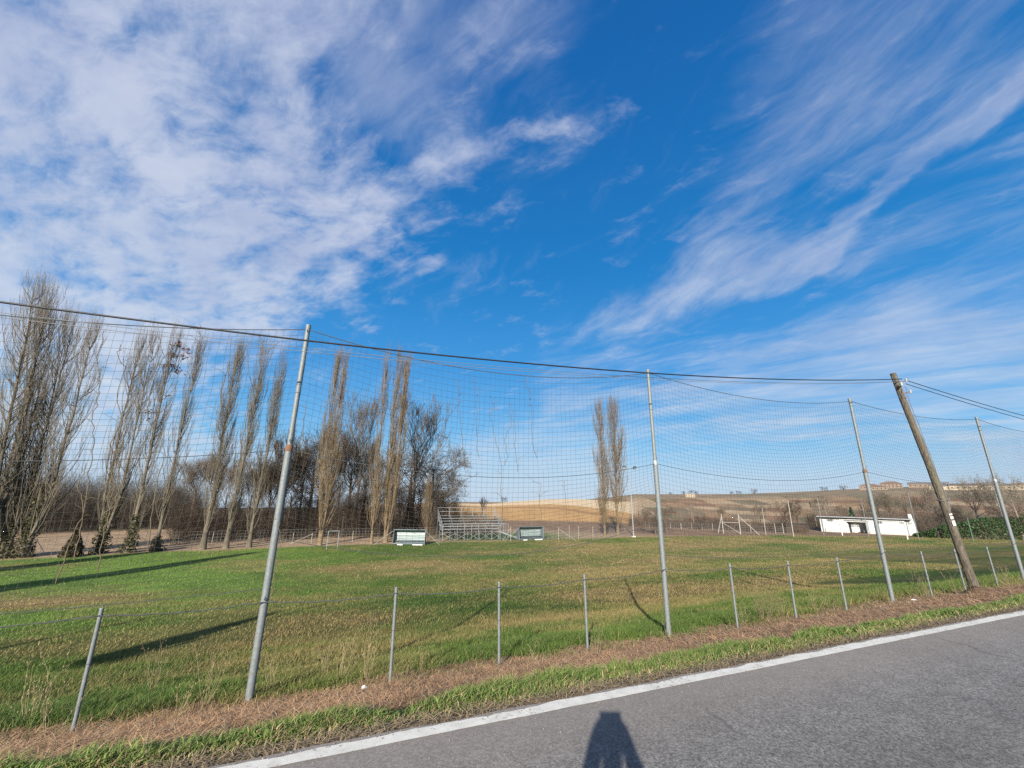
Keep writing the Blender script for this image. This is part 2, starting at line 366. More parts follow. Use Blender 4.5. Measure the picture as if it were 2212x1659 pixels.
def ground_col(s, n):
    r = np.hypot(s, n); az = np.degrees(np.arctan2(s, n))
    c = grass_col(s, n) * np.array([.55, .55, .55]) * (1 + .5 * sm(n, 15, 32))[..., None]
    mul = np.array([.20, .122, .066]) * (.7 + .6 * fbm(s * 6, n * 6, 61, 3))[..., None]
    w = mulch_w(s, n)[..., None]; c = c * (1 - w) + mul * w
    ver = np.array([.07, .085, .03]); w = (1 - sm(n, 4.9, 5.1))[..., None]; c = c * (1 - w) + ver * w
    dirt = np.array([.16, .125, .085]) * (.8 + .4 * fbm(s * 9, n * 9, 63, 2))[..., None]
    w = (1 - sm(n, 3.55, 3.95))[..., None]; c = c * (1 - w) + dirt * w
    # beyond the pitch
    wob = 1.2 * (fbm(s * .2, n * 0, 71) - .5)
    out = sm(n - field_edge(s) - wob, 0, .8)[..., None]
    tan = np.array([.30, .215, .14]) * (.75 + .5 * fbm(s * .8, n * .8, 72, 4))[..., None]
    soil = np.array([.20, .135, .09]) * (.7 + .6 * fbm(s * .5, n * .5, 73, 4))[..., None]
    gp = (np.exp(-((s - 22) / 9.) ** 4 - ((n - 56) / 5.) ** 4))[..., None]
    wl = sm(-s, -10, 2)[..., None]
    far = tan * wl + (soil * sm(r, 62, 74)[..., None] + tan * 1.05 * (1 - sm(r, 62, 74)[..., None])) * (1 - wl)
    far = far * (1 - gp) + np.array([.075, .13, .035]) * gp
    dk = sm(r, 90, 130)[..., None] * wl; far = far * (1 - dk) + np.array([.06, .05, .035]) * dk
    # hill fields
    hillA = sm(r, 92, 100) * sm(az, 12, 16) * (1 - sm(az, 37, 41)) * (1 - sm(r, 345, 350))
    q = r + 18 * (fbm(az * .25, r * .01, 81) - .5) + (az - 28) * 5
    ochre = np.array([.42, .255, .11]); pale = np.array([.56, .43, .27]); brown = np.array([.27, .155, .075])
    a = ochre * (.85 + .3 * fbm(az * .8, r * .03, 82))[..., None]
    w = (sm(q, 148, 152) * (1 - sm(q, 162, 166)))[..., None]; a = a * (1 - w) + brown * 1.15 * w
    w = sm(q, 196, 203)[..., None]; a = a * (1 - w) + pale * w
    hw = hillA[..., None]; c2 = far * (1 - hw) + a * hw
    # ridge fields, patches in a skewed grid
    u = az * .33 + np.log(r) * 1.1 + .5 * (fbm(az * .12, np.log(r) * 2, 91) - .5); v = np.log(r) * 5.2 + az * .05 + .6 * (fbm(az * .1, np.log(r) * 2, 92) - .5)
    cell = _h(np.floor(u), np.floor(v), 5)
    pal = np.array([[.25, .165, .10], [.34, .235, .14], [.17, .145, .085], [.30, .20, .115], [.20, .155, .10], [.38, .28, .175], [.22, .135, .085]])
    b = pal[(cell * 6.99).astype(int)] * (.8 + .4 * fbm(az * 1.5, r * .02, 93, 3))[..., None]
    b = b * (1 - .18 * (np.sin(v * 40) > .3) * (cell > .4))[..., None]
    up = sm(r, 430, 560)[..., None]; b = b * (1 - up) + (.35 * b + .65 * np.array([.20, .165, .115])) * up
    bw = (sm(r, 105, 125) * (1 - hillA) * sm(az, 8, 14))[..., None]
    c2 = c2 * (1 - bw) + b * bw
    return c * (1 - out) + c2 * out
def build_ground():
    az = np.concatenate([np.arange(-180, -40, 4.0), np.arange(-40, 86, 0.22), np.arange(86, 180.1, 4.0)]); az[-1] = 180
    rr = np.concatenate([[0.0, .6, 1.2], np.exp(np.linspace(math.log(1.8), math.log(4500), 430))])
    # finer rows where the hills rise
    A, R = np.meshgrid(np.radians(az), rr, indexing='ij'); s = R * np.sin(A); n = R * np.cos(A)
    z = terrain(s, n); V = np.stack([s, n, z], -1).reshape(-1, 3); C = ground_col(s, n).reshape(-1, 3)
    na, nr = A.shape; i = np.arange(na - 1)[:, None] * nr + np.arange(nr - 1)[None]; F = np.stack([i, i + nr, i + nr + 1, i + 1], -1).reshape(-1, 4)[:, ::-1]
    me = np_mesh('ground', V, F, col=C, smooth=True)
    return tag(link('ground', me, M['ground']), 'grass football pitch, verge and ploughed hill fields', kind='structure')

# ------------------------------------------------------------------ materials
M = {}
def mat(name, color=(.5, .5, .5), rough=.7, metal=0.0, var=0.15, vscale=4.0, bump=0.0, bscale=30.0, attr=False, fn=None, spec=.3, stretch=(1, 1, 1), sat_noise=True):
    m = bpy.data.materials.new(name); m.use_nodes = True; t = NT(m.node_tree); b = t.n['Principled BSDF']
    b.inputs['Roughness'].default_value = rough; b.inputs['Metallic'].default_value = metal; b.inputs['Specular IOR Level'].default_value = spec
    co = t.new('ShaderNodeTexCoord').outputs['Object']; co = t.map(co, scale=stretch)
    if attr:
        a = t.new('ShaderNodeAttribute', attribute_name='tint'); base = a.outputs['Color']
    else: base = tuple(color) + (1,)
    nz = t.noise(co, vscale, 5, .6)[0]; f = t.rng(nz, .25, .75, 1 - var, 1 + var)
    mixc = t.v('SCALE', base if attr else tuple(color), scale=f)
    if fn: mixc = fn(t, co, mixc, b)
    t.put(b.inputs['Base Color'], mixc)
    if bump:
        bn = t.new('ShaderNodeBump'); bn.inputs['Strength'].default_value = bump; bn.inputs['Distance'].default_value = 1.0 / bscale
        t.l.new(t.noise(co, bscale, 6, .65)[0], bn.inputs['Height']); t.l.new(bn.outputs[0], b.inputs['Normal'])
    M[name] = m; return m
def ground_fn(t, co, c, b):
    s = t.new('ShaderNodeSeparateXYZ'); t.l.new(co, s.inputs[0])
    n1 = t.noise(co, 9.0, 6, .7)[0]; n2 = t.noise(t.map(co, scale=(.45, 1, 1)), 1.3, 7, .68)[0]
    k = t.m('MULTIPLY', t.rng(n1, .3, .7, .62, 1.38), t.rng(n2, .3, .7, .82, 1.18))
    return t.v('SCALE', c, scale=k)
mat('ground', attr=True, rough=.95, var=.10, vscale=.35, bump=.55, bscale=14, fn=ground_fn, spec=.1)
def leafy(name, rough=.6, trans=.25, var=.2):
    m = bpy.data.materials.new(name); m.use_nodes = True; t = NT(m.node_tree); b = t.n['Principled BSDF']
    a = t.new('ShaderNodeAttribute', attribute_name='tint').outputs['Color']
    b.inputs['Roughness'].default_value = rough; b.inputs['Specular IOR Level'].default_value = .25
    t.l.new(a, b.inputs['Base Color'])
    tr = t.new('ShaderNodeBsdfTranslucent'); t.l.new(a, tr.inputs[0]); mx = t.new('ShaderNodeMixShader'); mx.inputs[0].default_value = trans
    t.l.new(b.outputs[0], mx.inputs[1]); t.l.new(tr.outputs[0], mx.inputs[2]); t.l.new(mx.outputs[0], t.n['Material Output'].inputs[0])
    M[name] = m; return m
leafy('blade'); leafy('leaf', .45, .15)
def asphalt_fn(t, co, c, b):
    v = t.new('ShaderNodeTexVoronoi'); t.put(v.inputs['Vector'], co); v.inputs['Scale'].default_value = 85.0
    cells = t.rng(t.new('ShaderNodeSeparateColor').outputs[0], 0, 1) if False else None
    sc = t.new('ShaderNodeSeparateColor'); t.l.new(v.outputs['Color'], sc.inputs[0])
    st = t.rng(sc.outputs[0], 0.0, 1.0, .60, 1.42, smooth=False)
    big = t.rng(t.noise(co, .45, 4, .6)[0], .3, .7, .90, 1.10); mid = t.m('MULTIPLY', t.rng(t.noise(co, 5, 6, .75)[0], .3, .7, .84, 1.16), t.rng(t.noise(co, 38, 3, .7)[0], .3, .7, .80, 1.20))
    c = t.v('SCALE', c, scale=t.m('MULTIPLY', t.m('MULTIPLY', st, big), mid))
    # pale stone chips and dark oily drops
    v2 = t.new('ShaderNodeTexVoronoi'); t.put(v2.inputs['Vector'], co); v2.inputs['Scale'].default_value = 14.0
    chip = t.m('MULTIPLY', t.m('LESS_THAN', v2.outputs['Distance'], .10), t.m('GREATER_THAN', t.noise(co, 2.3, 2)[0], .52))
    c = t.mix(t.m('MULTIPLY', chip, .5), c, (.34, .32, .30, 1))
    v3 = t.new('ShaderNodeTexVoronoi'); t.put(v3.inputs['Vector'], t.map(t.v('ADD', co, t.v('SCALE', t.noise(co, 9, 3)[1], scale=.06)), scale=(.6, 1.3, 1))); v3.inputs['Scale'].default_value = 2.3
    drop = t.m('MULTIPLY', t.m('LESS_THAN', v3.outputs['Distance'], .075), t.m('GREATER_THAN', t.noise(co, .8, 2)[0], .42))
    c = t.mix(t.m('MULTIPLY', drop, .75), c, (.028, .028, .03, 1))
    # a faint warm tone in the strip beside the line
    s = t.new('ShaderNodeSeparateXYZ'); t.l.new(co, s.inputs[0])
    w = t.m('MULTIPLY', t.rng(s.outputs[1], 2.3, 3.3), .55)
    c = t.mix(w, c, (.225, .195, .172, 1))
    trk = t.m('ADD', t.m('ABSOLUTE', t.m('SUBTRACT', s.outputs[1], 1.9)), t.m('MULTIPLY', t.noise(t.map(co, scale=(.25, 1, 1)), 1.5, 4)[0], .5))
    c = t.v('SCALE', c, scale=t.rng(trk, .15, .75, .86, 1.05))
    crack = t.new('ShaderNodeTexVoronoi', feature='DISTANCE_TO_EDGE'); t.put(crack.inputs['Vector'], t.v('ADD', co, t.v('SCALE', t.noise(co, 3, 4)[1], scale=.35))); crack.inputs['Scale'].default_value = .35
    cw = t.m('MULTIPLY', t.m('LESS_THAN', crack.outputs[0], .006), t.rng(t.noise(co, .6, 2)[0], .52, .6))
    return t.mix(t.m('MULTIPLY', cw, .5), c, (.07, .068, .066, 1))
mat('asphalt', (.148, .142, .135), .88, var=.05, vscale=1.5, bump=.5, bscale=140, fn=asphalt_fn, spec=.25)
def line_fn(t, co, c, b):
    n = t.noise(co, 26, 6, .75)[0]; s = t.new('ShaderNodeSeparateXYZ'); t.l.new(co, s.inputs[0])
    wear = t.rng(t.m('ADD', n, t.m('MULTIPLY', t.noise(co, 1.2, 3)[0], .5)), .82, .95)
    return t.mix(t.m('MULTIPLY', wear, .8), c, (.19, .175, .155, 1))
mat('line_paint', (.52, .51, .47), .8, var=.12, vscale=9, bump=.3, bscale=120, fn=line_fn)
def galv_fn(t, co, c, b):
    s = t.new('ShaderNodeSeparateXYZ'); t.l.new(co, s.inputs[0])
    r = t.rng(t.noise(t.map(co, scale=(1, 1, .35)), 14, 5, .7)[0], .56, .74, 0, .45)
    return t.mix(r, c, (.20, .15, .11, 1))
mat('galvanised', (.165, .185, .19), .6, metal=.25, var=.18, vscale=30, fn=galv_fn)
mat('galvanised_light', (.26, .28, .285), .5, metal=.25, var=.12, vscale=25)
def rust_fn(t, co, c, b): return t.mix(t.rng(t.noise(co, 40, 4)[0], .4, .6), c, (.17, .08, .04, 1))
mat('rust', (.13, .08, .055), .9, fn=rust_fn)
mat('rope', (.055, .06, .06), .8, var=.3, vscale=20)
mat('net', (.055, .055, .05), .8, var=.25, vscale=2)
mat('cable_black', (.018, .018, .02), .5)
mat('cable_grey', (.15, .155, .16), .5)
mat('vine', (.12, .095, .06), .9, var=.4, vscale=3)
def pole_fn(t, co, c, b):
    n = t.noise(t.map(co, scale=(14, 14, .5)), 2.2, 8, .7)[0]
    c = t.mix(t.rng(n, .38, .64), t.v('SCALE', c, scale=.45), c)
    g = t.noise(co, 1.2, 3)[0]
    return t.mix(t.rng(g, .5, .7, 0, .35), c, (.14, .15, .10, 1))
mat('pole_wood', (.155, .132, .102), .9, var=.15, vscale=1.5, bump=.9, bscale=28, fn=pole_fn, stretch=(1, 1, .35))
mat('porcelain', (.30, .32, .32), .3)
mat('bark_poplar', (.118, .100, .074), .95, var=.35, vscale=1.0, bump=.5, bscale=12)
mat('bark_gold', (.165, .122, .074), .95, var=.35, vscale=.8, bump=.5, bscale=12)
mat('bark_grey', (.112, .088, .065), .95, var=.3, vscale=.8, bump=.5, bscale=12)
mat('bark_dark', (.066, .050, .037), .95, var=.3, vscale=.8)
mat('bark_pale', (.21, .175, .135), .95, var=.25, vscale=.8)
mat('brush', attr=True, rough=.95, var=.2, vscale=.5)
mat('white_paint', (.58, .58, .56), .5, var=.06)
def stucco_fn(t, co, c, b):
    s = t.new('ShaderNodeSeparateXYZ'); t.l.new(co, s.inputs[0])
    st = t.rng(t.m('ADD', t.m('MULTIPLY', s.outputs[2], -1.3), t.noise(t.map(co, scale=(1, 1, .3)), 2.2, 5, .6)[0]), -.3, .4, 0, .30)
    return t.mix(st, c, (.36, .33, .28, 1))
mat('white_stucco', (.44, .47, .47), .9, var=.08, vscale=2, bump=.3, bscale=60, fn=stucco_fn)
mat('porch_stucco', (.60, .585, .55), .9, var=.08)
mat('roof_brown', (.13, .085, .065), .7, var=.15)
mat('dark_opening', (.03, .032, .035), .4)
mat('door_white', (.62, .63, .62), .5, var=.06)
mat('panel_blue_grey', (.12, .155, .18), .5, metal=.2, var=.15)
mat('ribbed_sheet', (.20, .25, .25), .35, var=.12, vscale=3)
mat('concrete', (.42, .41, .38), .9, var=.12, vscale=6, bump=.3)
mat('post_pale', (.30, .29, .26), .85, var=.15)
mat('mesh_wire', (.28, .29, .27), .6)
mat('lamp_black', (.03, .03, .03), .5)
mat('lamp_glass', (.35, .40, .45), .1)
mat('tile_roof', (.17, .115, .09), .9, var=.2, vscale=.3)
mat('house_wall', (.21, .165, .13), .9, var=.1)
mat('house_pale', (.40, .34, .25), .9, var=.1)
mat('stone_pale', (.30, .25, .19), .9, var=.15, vscale=.5)
mat('slate', (.14, .13, .13), .8)
mat('yellow_band', (.55, .45, .12), .8)
mat('green_net', (.10, .20, .14), .8, var=.2)
mat('litter', (.75, .74, .70), .7, var=.1)
mat('brown_dirt', (.10, .065, .04), 1.0, var=.4, vscale=12, bump=.8, bscale=25)
mat('skin', (.55, .36, .27), .6); mat('jacket', (.05, .06, .09), .8); mat('trousers', (.04, .045, .06), .9); mat('hair', (.05, .035, .025), .8); mat('phone_body', (.03, .03, .035), .3)

# ------------------------------------------------------------------ road
def build_road():
    xs = np.concatenate([np.arange(-200, -12, 8.0), np.arange(-12, 30, .12), np.arange(30, 900, 6.0)])
    ys = np.array([-3.6, -1.2, 1.2, 3.0, 3.38])
    X, Y = np.meshgrid(xs, ys, indexing='ij'); Y = Y.copy(); Y[:, -1] += .05 * (fbm(xs * 2.2, xs * 0, 101, 4) - .5) + .03
    Z = np.full_like(X, 0.0); k = len(ys)
    V = np.stack([X, Y, Z], -1).reshape(-1, 3); lo = V.copy(); i = np.arange(len(xs) - 1)[:, None] * k + np.arange(k - 1)[None]
    F = np.stack([i, i + k, i + k + 1, i + 1], -1).reshape(-1, 4)[:, ::-1]
    b = len(V); E0 = np.arange(len(xs)) * k + k - 1; Va = V[E0].copy(); Vb = Va.copy(); Vb[:, 1] += .05; Vb[:, 2] = -.12
    V = np.concatenate([V, Va, Vb]); j = np.arange(len(xs) - 1); nx = len(xs); F2 = np.stack([b + j, b + j + 1, b + nx + j + 1, b + nx + j], -1)
    tag(link('road', np_mesh('road', V, [F, F2[:, ::-1]]), M['asphalt']), 'grey asphalt country road', kind='structure')
    xs = np.concatenate([np.arange(-60, -6, 1.0), np.arange(-6, 25, .03), np.arange(25, 600, 3.0)])
    e0 = 3.262 + .010 * (fbm(xs * 6, xs * 0, 103, 4) - .5); e1 = 3.375 + .06 * (fbm(xs * 5, xs * 0, 105, 5) - .5)
    V = np.concatenate([np.stack([xs, e0, xs * 0 + .004], 1), np.stack([xs, e1, xs * 0 + .004], 1)]); n = len(xs); j = np.arange(n - 1)
    tag(link('road_edge_line', np_mesh('road_edge_line', V, np.stack([j, j + 1, n + j + 1, n + j], 1)), M['line_paint']), 'worn white painted edge line', kind='structure')
build_ground(); build_road()

# ------------------------------------------------------------------ poles, fence, net
NET_N = 7.1
def vtop(base, H, px, py):                # leaning top: where the line of sight meets height base.z + H
    d = ray(px, py); k = (base.z + H - 1.6) / d.z
    return d * k + EYE
POLE_LABELS = {
 0: 'tall galvanised net pole nearest the camera with a rusty joint, thickest of the net poles',
 1: 'tall galvanised net pole in the middle of the net with a clean pale collar',
 2: 'tall galvanised net pole just in front of the low white building',
 3: 'tall galvanised net pole beyond the leaning wooden pole, rightmost in the photo'}
def net_pole(s, z0, z1, zc, label, rust):
    r = empty('net_pole', (s, NET_N, z0), label, 'net pole', 'tall galvanised poles carrying the ball net')
    H = z1 - z0; hc = zc - z0
    MB().tube([(0, 0, -.25), (0, 0, .0), (0, 0, hc * .5), (0, 0, hc)], .050, 16).build('lower_section', M['galvanised'], r)
    MB().tube([(0, 0, hc + .03), (0, 0, (H + hc) / 2), (0, 0, H - .01)], .037, 16).build('upper_section', M['galvanised'], r)
    MB().tube([(0, 0, hc - .05), (0, 0, hc - .03), (0, 0, hc + .02), (0, 0, hc + .05)], [.052, .054, .053, .040], 16).build('collar', M['rust'] if rust else M['galvanised_light'], r)
    MB().tube([(0, 0, H - .05), (0, 0, H + .012)], .041, 16).build('cap', M['galvanised'], r)
    for h in (H - .12, hc + .1, 1.3): MB().tube([(0, -.04, h), (0, -.085, h), (0.0, -.09, h + .02), (0, -.04, h + .03)], .006, 6).build('rope_hook', M['galvanised'], r)
    return r
POLES = [(-9.6, -1.12, 4.25), (-.83, -1.15, 4.29), (6.27, -1.14, 4.44), (13.82, -1.04, 4.52), (21.34, -.86, 4.59), (29.0, -.80, 4.6)]
ZC = [2.25, 2.25, 2.32, 2.40, 2.32, 2.3]
lab = ['tall galvanised net pole standing beyond the left edge of the view'] + [POLE_LABELS[i] for i in range(4)] + ['tall galvanised net pole standing beyond the right edge of the view']
for i, ((s, z0, z1), zc) in enumerate(zip(POLES, ZC)): net_pole(s, min(z0, zat(s, NET_N) + .02), z1, zc, lab[i], i in (1, 3))

def sag_curve(s, s0, z0, s1, z1, sag):
    u = (s - s0) / (s1 - s0); return z0 * (1 - u) + z1 * u - 4 * sag * u * (1 - u)
# per span: top sag, mid sag, bottom z0, z1, sag
SPANS = [dict(ts=.42, ms=.34, b0=.30, b1=.28, bs=.12), dict(ts=.40, ms=.36, b0=.95, b1=1.12, bs=.45), dict(ts=.30, ms=.30, b0=.45, b1=.40, bs=.16),
         dict(ts=.20, ms=.22, b0=.30, b1=.28, bs=.08), dict(ts=.22, ms=.22, b0=.28, b1=.28, bs=.06)]
def build_net():
    root = empty('ball_net', (0, NET_N, 0), 'square meshed ball stop net sagging from ropes between the tall poles', 'net')
    allt = []; ropes = {'top_rope': [], 'middle_rope': [], 'bottom_rope': []}
    for k, sp in enumerate(SPANS):
        s0, s1 = POLES[k][0], POLES[k + 1][0]; t0, t1 = POLES[k][2] - .07, POLES[k + 1][2] - .07; m0, m1 = ZC[k] - .02, ZC[k + 1] - .02
        cell = .105; nv = int(round((s1 - s0) / cell)); nh = 40
        S = np.linspace(s0 + .03, s1 - .03, nv + 1)
        top = sag_curve(S, s0, t0, s1, t1, sp['ts']); mid = sag_curve(S, s0, m0, s1, m1, sp['ms']); bot = sag_curve(S, s0, sp['b0'], s1, sp['b1'], sp['bs'])
        rows = np.linspace(0, 1, nh + 1)
        fm = .50
        Zr = np.where(rows[:, None] < fm, bot[None] + (mid - bot)[None] * (rows / fm)[:, None], mid[None] + (top - mid)[None] * ((rows - fm) / (1 - fm))[:, None])
        loose = np.sin(np.pi * np.clip((rows - fm) / (1 - fm), 0, 1))[:, None] + np.sin(np.pi * np.clip(rows / fm, 0, 1))[:, None]
        u = ((S - s0) / (s1 - s0))[None]
        # cloth slack: rows between the ropes hang lower in the middle of the span and bunch near the poles
        Zr = Zr - loose * .16 * 4 * u * (1 - u) - loose * .05 * (fbm(S * .8 + 5, S * 0 + k, 111, 3)[None] - .5)
        Zr = Zr + .035 * (fbm(S[None] * 2.1 + rows[:, None], rows[:, None] * 9, 113 + k, 3) - .5) * loose
        Sx = S[None] + .06 * loose * (fbm(S[None] * 1.1, rows[:, None] * 5, 115 + k, 3) - .5) * 2
        Nn = .22 * loose * (fbm(S[None] * .35 + 3, rows[:, None] * 1.7, 117 + k, 3) - .45) * (4 * u * (1 - u))
        P = np.stack([Sx, Nn, Zr], -1)
        # a few torn threads
        H0, H1 = P[:, :-1].reshape(-1, 3), P[:, 1:].reshape(-1, 3); V0, V1 = P[:-1].reshape(-1, 3), P[1:].reshape(-1, 3)
        kp = RG.random(len(V0)) > .012; V0, V1 = V0[kp], V1[kp]
        allt.append((H0, H1, np.full(len(H0), .0018), np.full(len(H0), .0018))); allt.append((V0, V1, np.full(len(V0), .0018), np.full(len(V0), .0018)))
        for nm, z, r in (('top_rope', top, .0075), ('middle_rope', mid, .0055), ('bottom_rope', bot, .0050)):
            sf = np.concatenate([[s0], S, [s1]]); zf = np.interp(sf, S, z); q = np.stack([sf, 0 * sf - .012, zf], -1)
            link(nm, segs_mesh(nm, [(q[:-1], q[1:], np.full(len(q) - 1, r), np.full(len(q) - 1, r))], sides=5), M['rope'], root)
    link('netting', segs_mesh('netting', allt), M['net'], root)
build_net()

# ---- short posts and the strand along their tops
POSTS = [((158, 1575), (220, 1315), 'short leaning grey fence post nearest the camera, alone left of the thick net pole'),
 ((842, 1480), (856, 1270), 'short grey fence post, first one right of the thick net pole'),
 ((1078, 1445), (1078, 1258), 'short grey fence post standing upright, second right of the thick net pole'),
 ((1270, 1412), (1262, 1242), 'short grey fence post just left of the middle net pole'),
 ((1594, 1358), (1576, 1218), 'short grey fence post, first one right of the middle net pole'),
 ((1721, 1338), (1701, 1213), 'short grey fence post among tall dry weeds, second right of the middle net pole'),
 ((1830, 1322), (1807, 1205), 'short grey fence post last before the net pole that stands before the white building'),
 ((2015, 1292), (1989, 1192), 'short grey fence post beside white litter, between a net pole and the wooden pole'),
 ((2088, 1282), (2061, 1187), 'short grey fence post touching the left side of the wooden pole'),
 ((2158, 1273), (2131, 1182), 'short grey fence post just right of the leaning wooden pole')]
tops = []
for b, t_, lb in POSTS:
    P = PL(*b, 6.8); T = PL(*t_, 6.8); zg = zat(P.x, 6.8); 
    r = empty('fence_post', (P.x, 6.8, zg), lb, 'fence post', 'short grey posts of the roadside fence')
    dx = min(max(T.x - P.x, -.12), .12); h = T.z - zg
    MB().tube([(0, 0, -.15), (0, 0, 0), (dx * .5, 0, h * .5), (dx, 0, h)], .0215, 12).build('post', M['galvanised'], r)
    MB().tube([(dx, 0, h - .004), (dx, 0, h + .004), (dx, 0, h + .012)], [.0245, .0245, .016], 12).build('cap', M['galvanised'], r)
    for hh in (h - .07, h * .55): 
        c = dx * hh / h; MB().tube([(c + .0245 * math.cos(a), .0245 * math.sin(a), hh + .004 * math.sin(3 * a)) for a in np.linspace(0, 6.28, 13)], .0035, 5).build('wire_tie', M['rope'], r)
    tops.append((P.x + dx, 6.775, T.z - .07))
def build_strand():
    pts = [(-12.2, 6.775, .12), (-9.6, 6.99, .14), (-5.8, 6.775, .13)] + [tops[0]] + [(-.83, 7.035, .12)] + tops[1:4] + [(6.27, 7.035, .19)] + tops[4:7] + [(13.82, 7.035, .24)] + tops[7:] + [(21.34, 7.035, .25), (25, 6.78, .25), (29, 7.03, .27)]
    out = []
    for a, b in zip(pts[:-1], pts[1:]):
        n = 16; u = np.linspace(0, 1, n + 1)[:, None]; p = np.array(a) * (1 - u) + np.array(b) * u
        p[:, 2] -= (.03 + .02 * rnd.random()) * 4 * (u * (1 - u))[:, 0]; p[:, 2] += .006 * np.sin(np.arange(n + 1) * 2.1 + a[0]); p[:, 2] += 0
        out.append((p[:-1], p[1:], np.full(n, .0065), np.full(n, .0065)))
        q = p.copy(); ph = np.arange(n + 1) * 1.9; q[:, 2] += .010 * np.sin(ph); q[:, 1] += .010 * np.cos(ph); out.append((q[:-1], q[1:], np.full(n, .003), np.full(n, .003)))
    o = link('fence_strand', segs_mesh('fence_strand', out, sides=5), M['rope'])
    tag(o, 'twisted dark wire strand running along the tops of the short grey posts', 'wire')
build_strand()

# ---- wooden utility pole and its cables
WB = Vector((16.35, 6.4, zat(16.35, 6.4))); WT = Vector((14.93, 6.4, 5.28))
def utility_pole(B, T, label):
    r = empty('utility_pole', B, label, 'utility pole', 'wooden poles carrying the overhead cables')
    d = T - B; n = 26; pts = []; rad = []
    for i in range(n + 1):
        u = i / n; pts.append(d * u + Vector((.02 * math.sin(u * 5), .012 * math.sin(u * 7 + 1), 0))); rad.append((.102 - .032 * u) * (1 + .03 * math.sin(u * 31)) + .035 * math.exp(-u * 30))
    pts.insert(0, -d * .05); rad.insert(0, .15)
    V, F, C = tube('', pts, rad, 22); V = [Vector((v.x, v.y, v.z)) for v in V]
    for i, v in enumerate(V):            # flutes and a long split
        a = (i % 22); v += Vector((math.sin(a * 2.4), math.cos(a * 1.7), 0)) * .006
    MB().add(V, F, True).add(V, C).build('pole_shaft', M['pole_wood'], r)
    for j, (f, sd) in enumerate(((.955, 1), (.93, -1), (.90, 1))):
        c = d * f; MB().bar(c + Vector((.0, -.03, 0)), c + Vector((.17 * sd, -.15, .01)), .02).build('bracket', M['rust'], r)
    for f, sd in ((.955, 1), (.93, -1), (.90, 1)):
        c = d * f + Vector((.17 * sd, -.15, .02))
        MB().tube([c + Vector((0, 0, z)) for z in (-.03, 0, .02, .04, .06, .075)], [.018, .03, .022, .032, .024, .012], 12).build('insulator', M['porcelain'], r)
    w = MB()
    w2 = MB(); w2.tube([d * .93 + Vector((.10 * math.cos(a), -.12 - .02 * math.sin(a), -.18 + .16 * math.sin(a))) for a in np.linspace(0, 9, 22)], .007, 6)
    w.tube([d * f + Vector((.085, -.09 + .01 * math.sin(f * 40), 0)) for f in np.linspace(.90, .36, 24)], .009, 6)
    w2.build('wire_loop', M['cable_grey'], r)
    w.build('drop_cable', M['cable_grey'], r)
    w = MB()
    w.tube([d * .40 + Vector((.13 + .05 * math.cos(a), -.11 + .03 * math.sin(a * 2), .10 * math.sin(a))) for a in np.linspace(0, 12, 26)], .006, 6)
    w.tube([d * .40 + Vector((.12 * math.cos(a), .12 * math.sin(a), .02 * math.sin(a * 3))) for a in np.linspace(0, 6.3, 18)], .006, 6)
    w.build('wire_coil', M['cable_grey'], r)
    t_ = d.normalized(); c = d * .325
    for zz, hh in ((.0, .035), (-.15, .07), (.09, .02)):
        cc = c + t_ * zz; V, F, _ = tube('', [cc - t_ * hh, cc + t_ * hh], .103, 24, False)
        keep = [f for i, f in enumerate(F) if sum(V[j].y for j in f) / 4 < -.07 and abs(sum(V[j].x for j in f) / 4 - cc.x) < .085]
        ids = sorted({j for f in keep for j in f}); mp = {j: i for i, j in enumerate(ids)}
        if ids: MB().add([V[j] for j in ids], [tuple(mp[j] for j in f) for f in keep], True).build('white_mark', M['white_paint'], r)
    return r
utility_pole(WB, WT, 'weathered wooden utility pole leaning to the left beside the road verge')
utility_pole(Vector((-16.2, 6.3, zat(-16.2, 6.3))), Vector((-16.0, 6.4, 4.6)), 'weathered wooden utility pole standing beyond the left edge of the view')
def cable(name, pts, r, m, label, group, n=60):
    s = np.array([p[0] for p in pts]); z = np.array([p[2] for p in pts]); y = np.array([p[1] for p in pts])
    co = np.polyfit(s, z, 2) if len(pts) > 2 else np.polyfit(s, z, 1)
    S = np.linspace(s[0], s[-1], n); zz = np.polyval(co, S) if len(pts) > 2 else np.interp(S, s, z) - .25 * np.interp(S, [s[0], (s[0] + s[-1]) / 2, s[-1]], [0, 1, 0])
    P = [Vector((a, float(np.interp(a, s, y)), b)) for a, b in zip(S, zz)]
    o = MB().tube(P, r, 7).build(name, m); tag(o, label, 'cable', group); return o
Yc = 6.25; g = 'overhead cables running along the road'
cable('overhead_cable', [(-16.0, Yc, 4.25), (-4.0, Yc, 3.70), (-.68, Yc, 3.73), (5.7, Yc, 4.06), (14.95, Yc, 5.06)], .013, M['cable_black'], 'thick black overhead cable, highest of those left of the wooden pole', g)
cable('overhead_cable', [(-16.0, Yc, 4.0), (-4.0, Yc, 3.51), (-.65, Yc, 3.53), (5.7, Yc, 3.97), (15.0, Yc, 4.97)], .0042, M['cable_grey'], 'thin pale overhead wire, lowest of those left of the wooden pole', g)
cable('overhead_cable', [(-16.0, Yc + .1, 4.1), (-4.0, Yc + .1, 3.60), (-.65, Yc + .1, 3.62), (5.7, Yc + .1, 4.03), (15.0, Yc + .1, 5.0)], .0038, M['cable_grey'], 'thin pale overhead wire just above another thin wire and below the thick black cable', g)
cable('overhead_cable', [(15.1, Yc, 5.05), (22.9, Yc, 4.56), (40, Yc, 4.4)], .011, M['cable_black'], 'upper black cable sloping down to the right from the wooden pole', g)
cable('overhead_cable', [(15.1, Yc, 4.93), (22.8, Yc, 4.42), (40, Yc, 4.2)], .010, M['cable_black'], 'lower black cable sloping down to the right from the wooden pole', g)

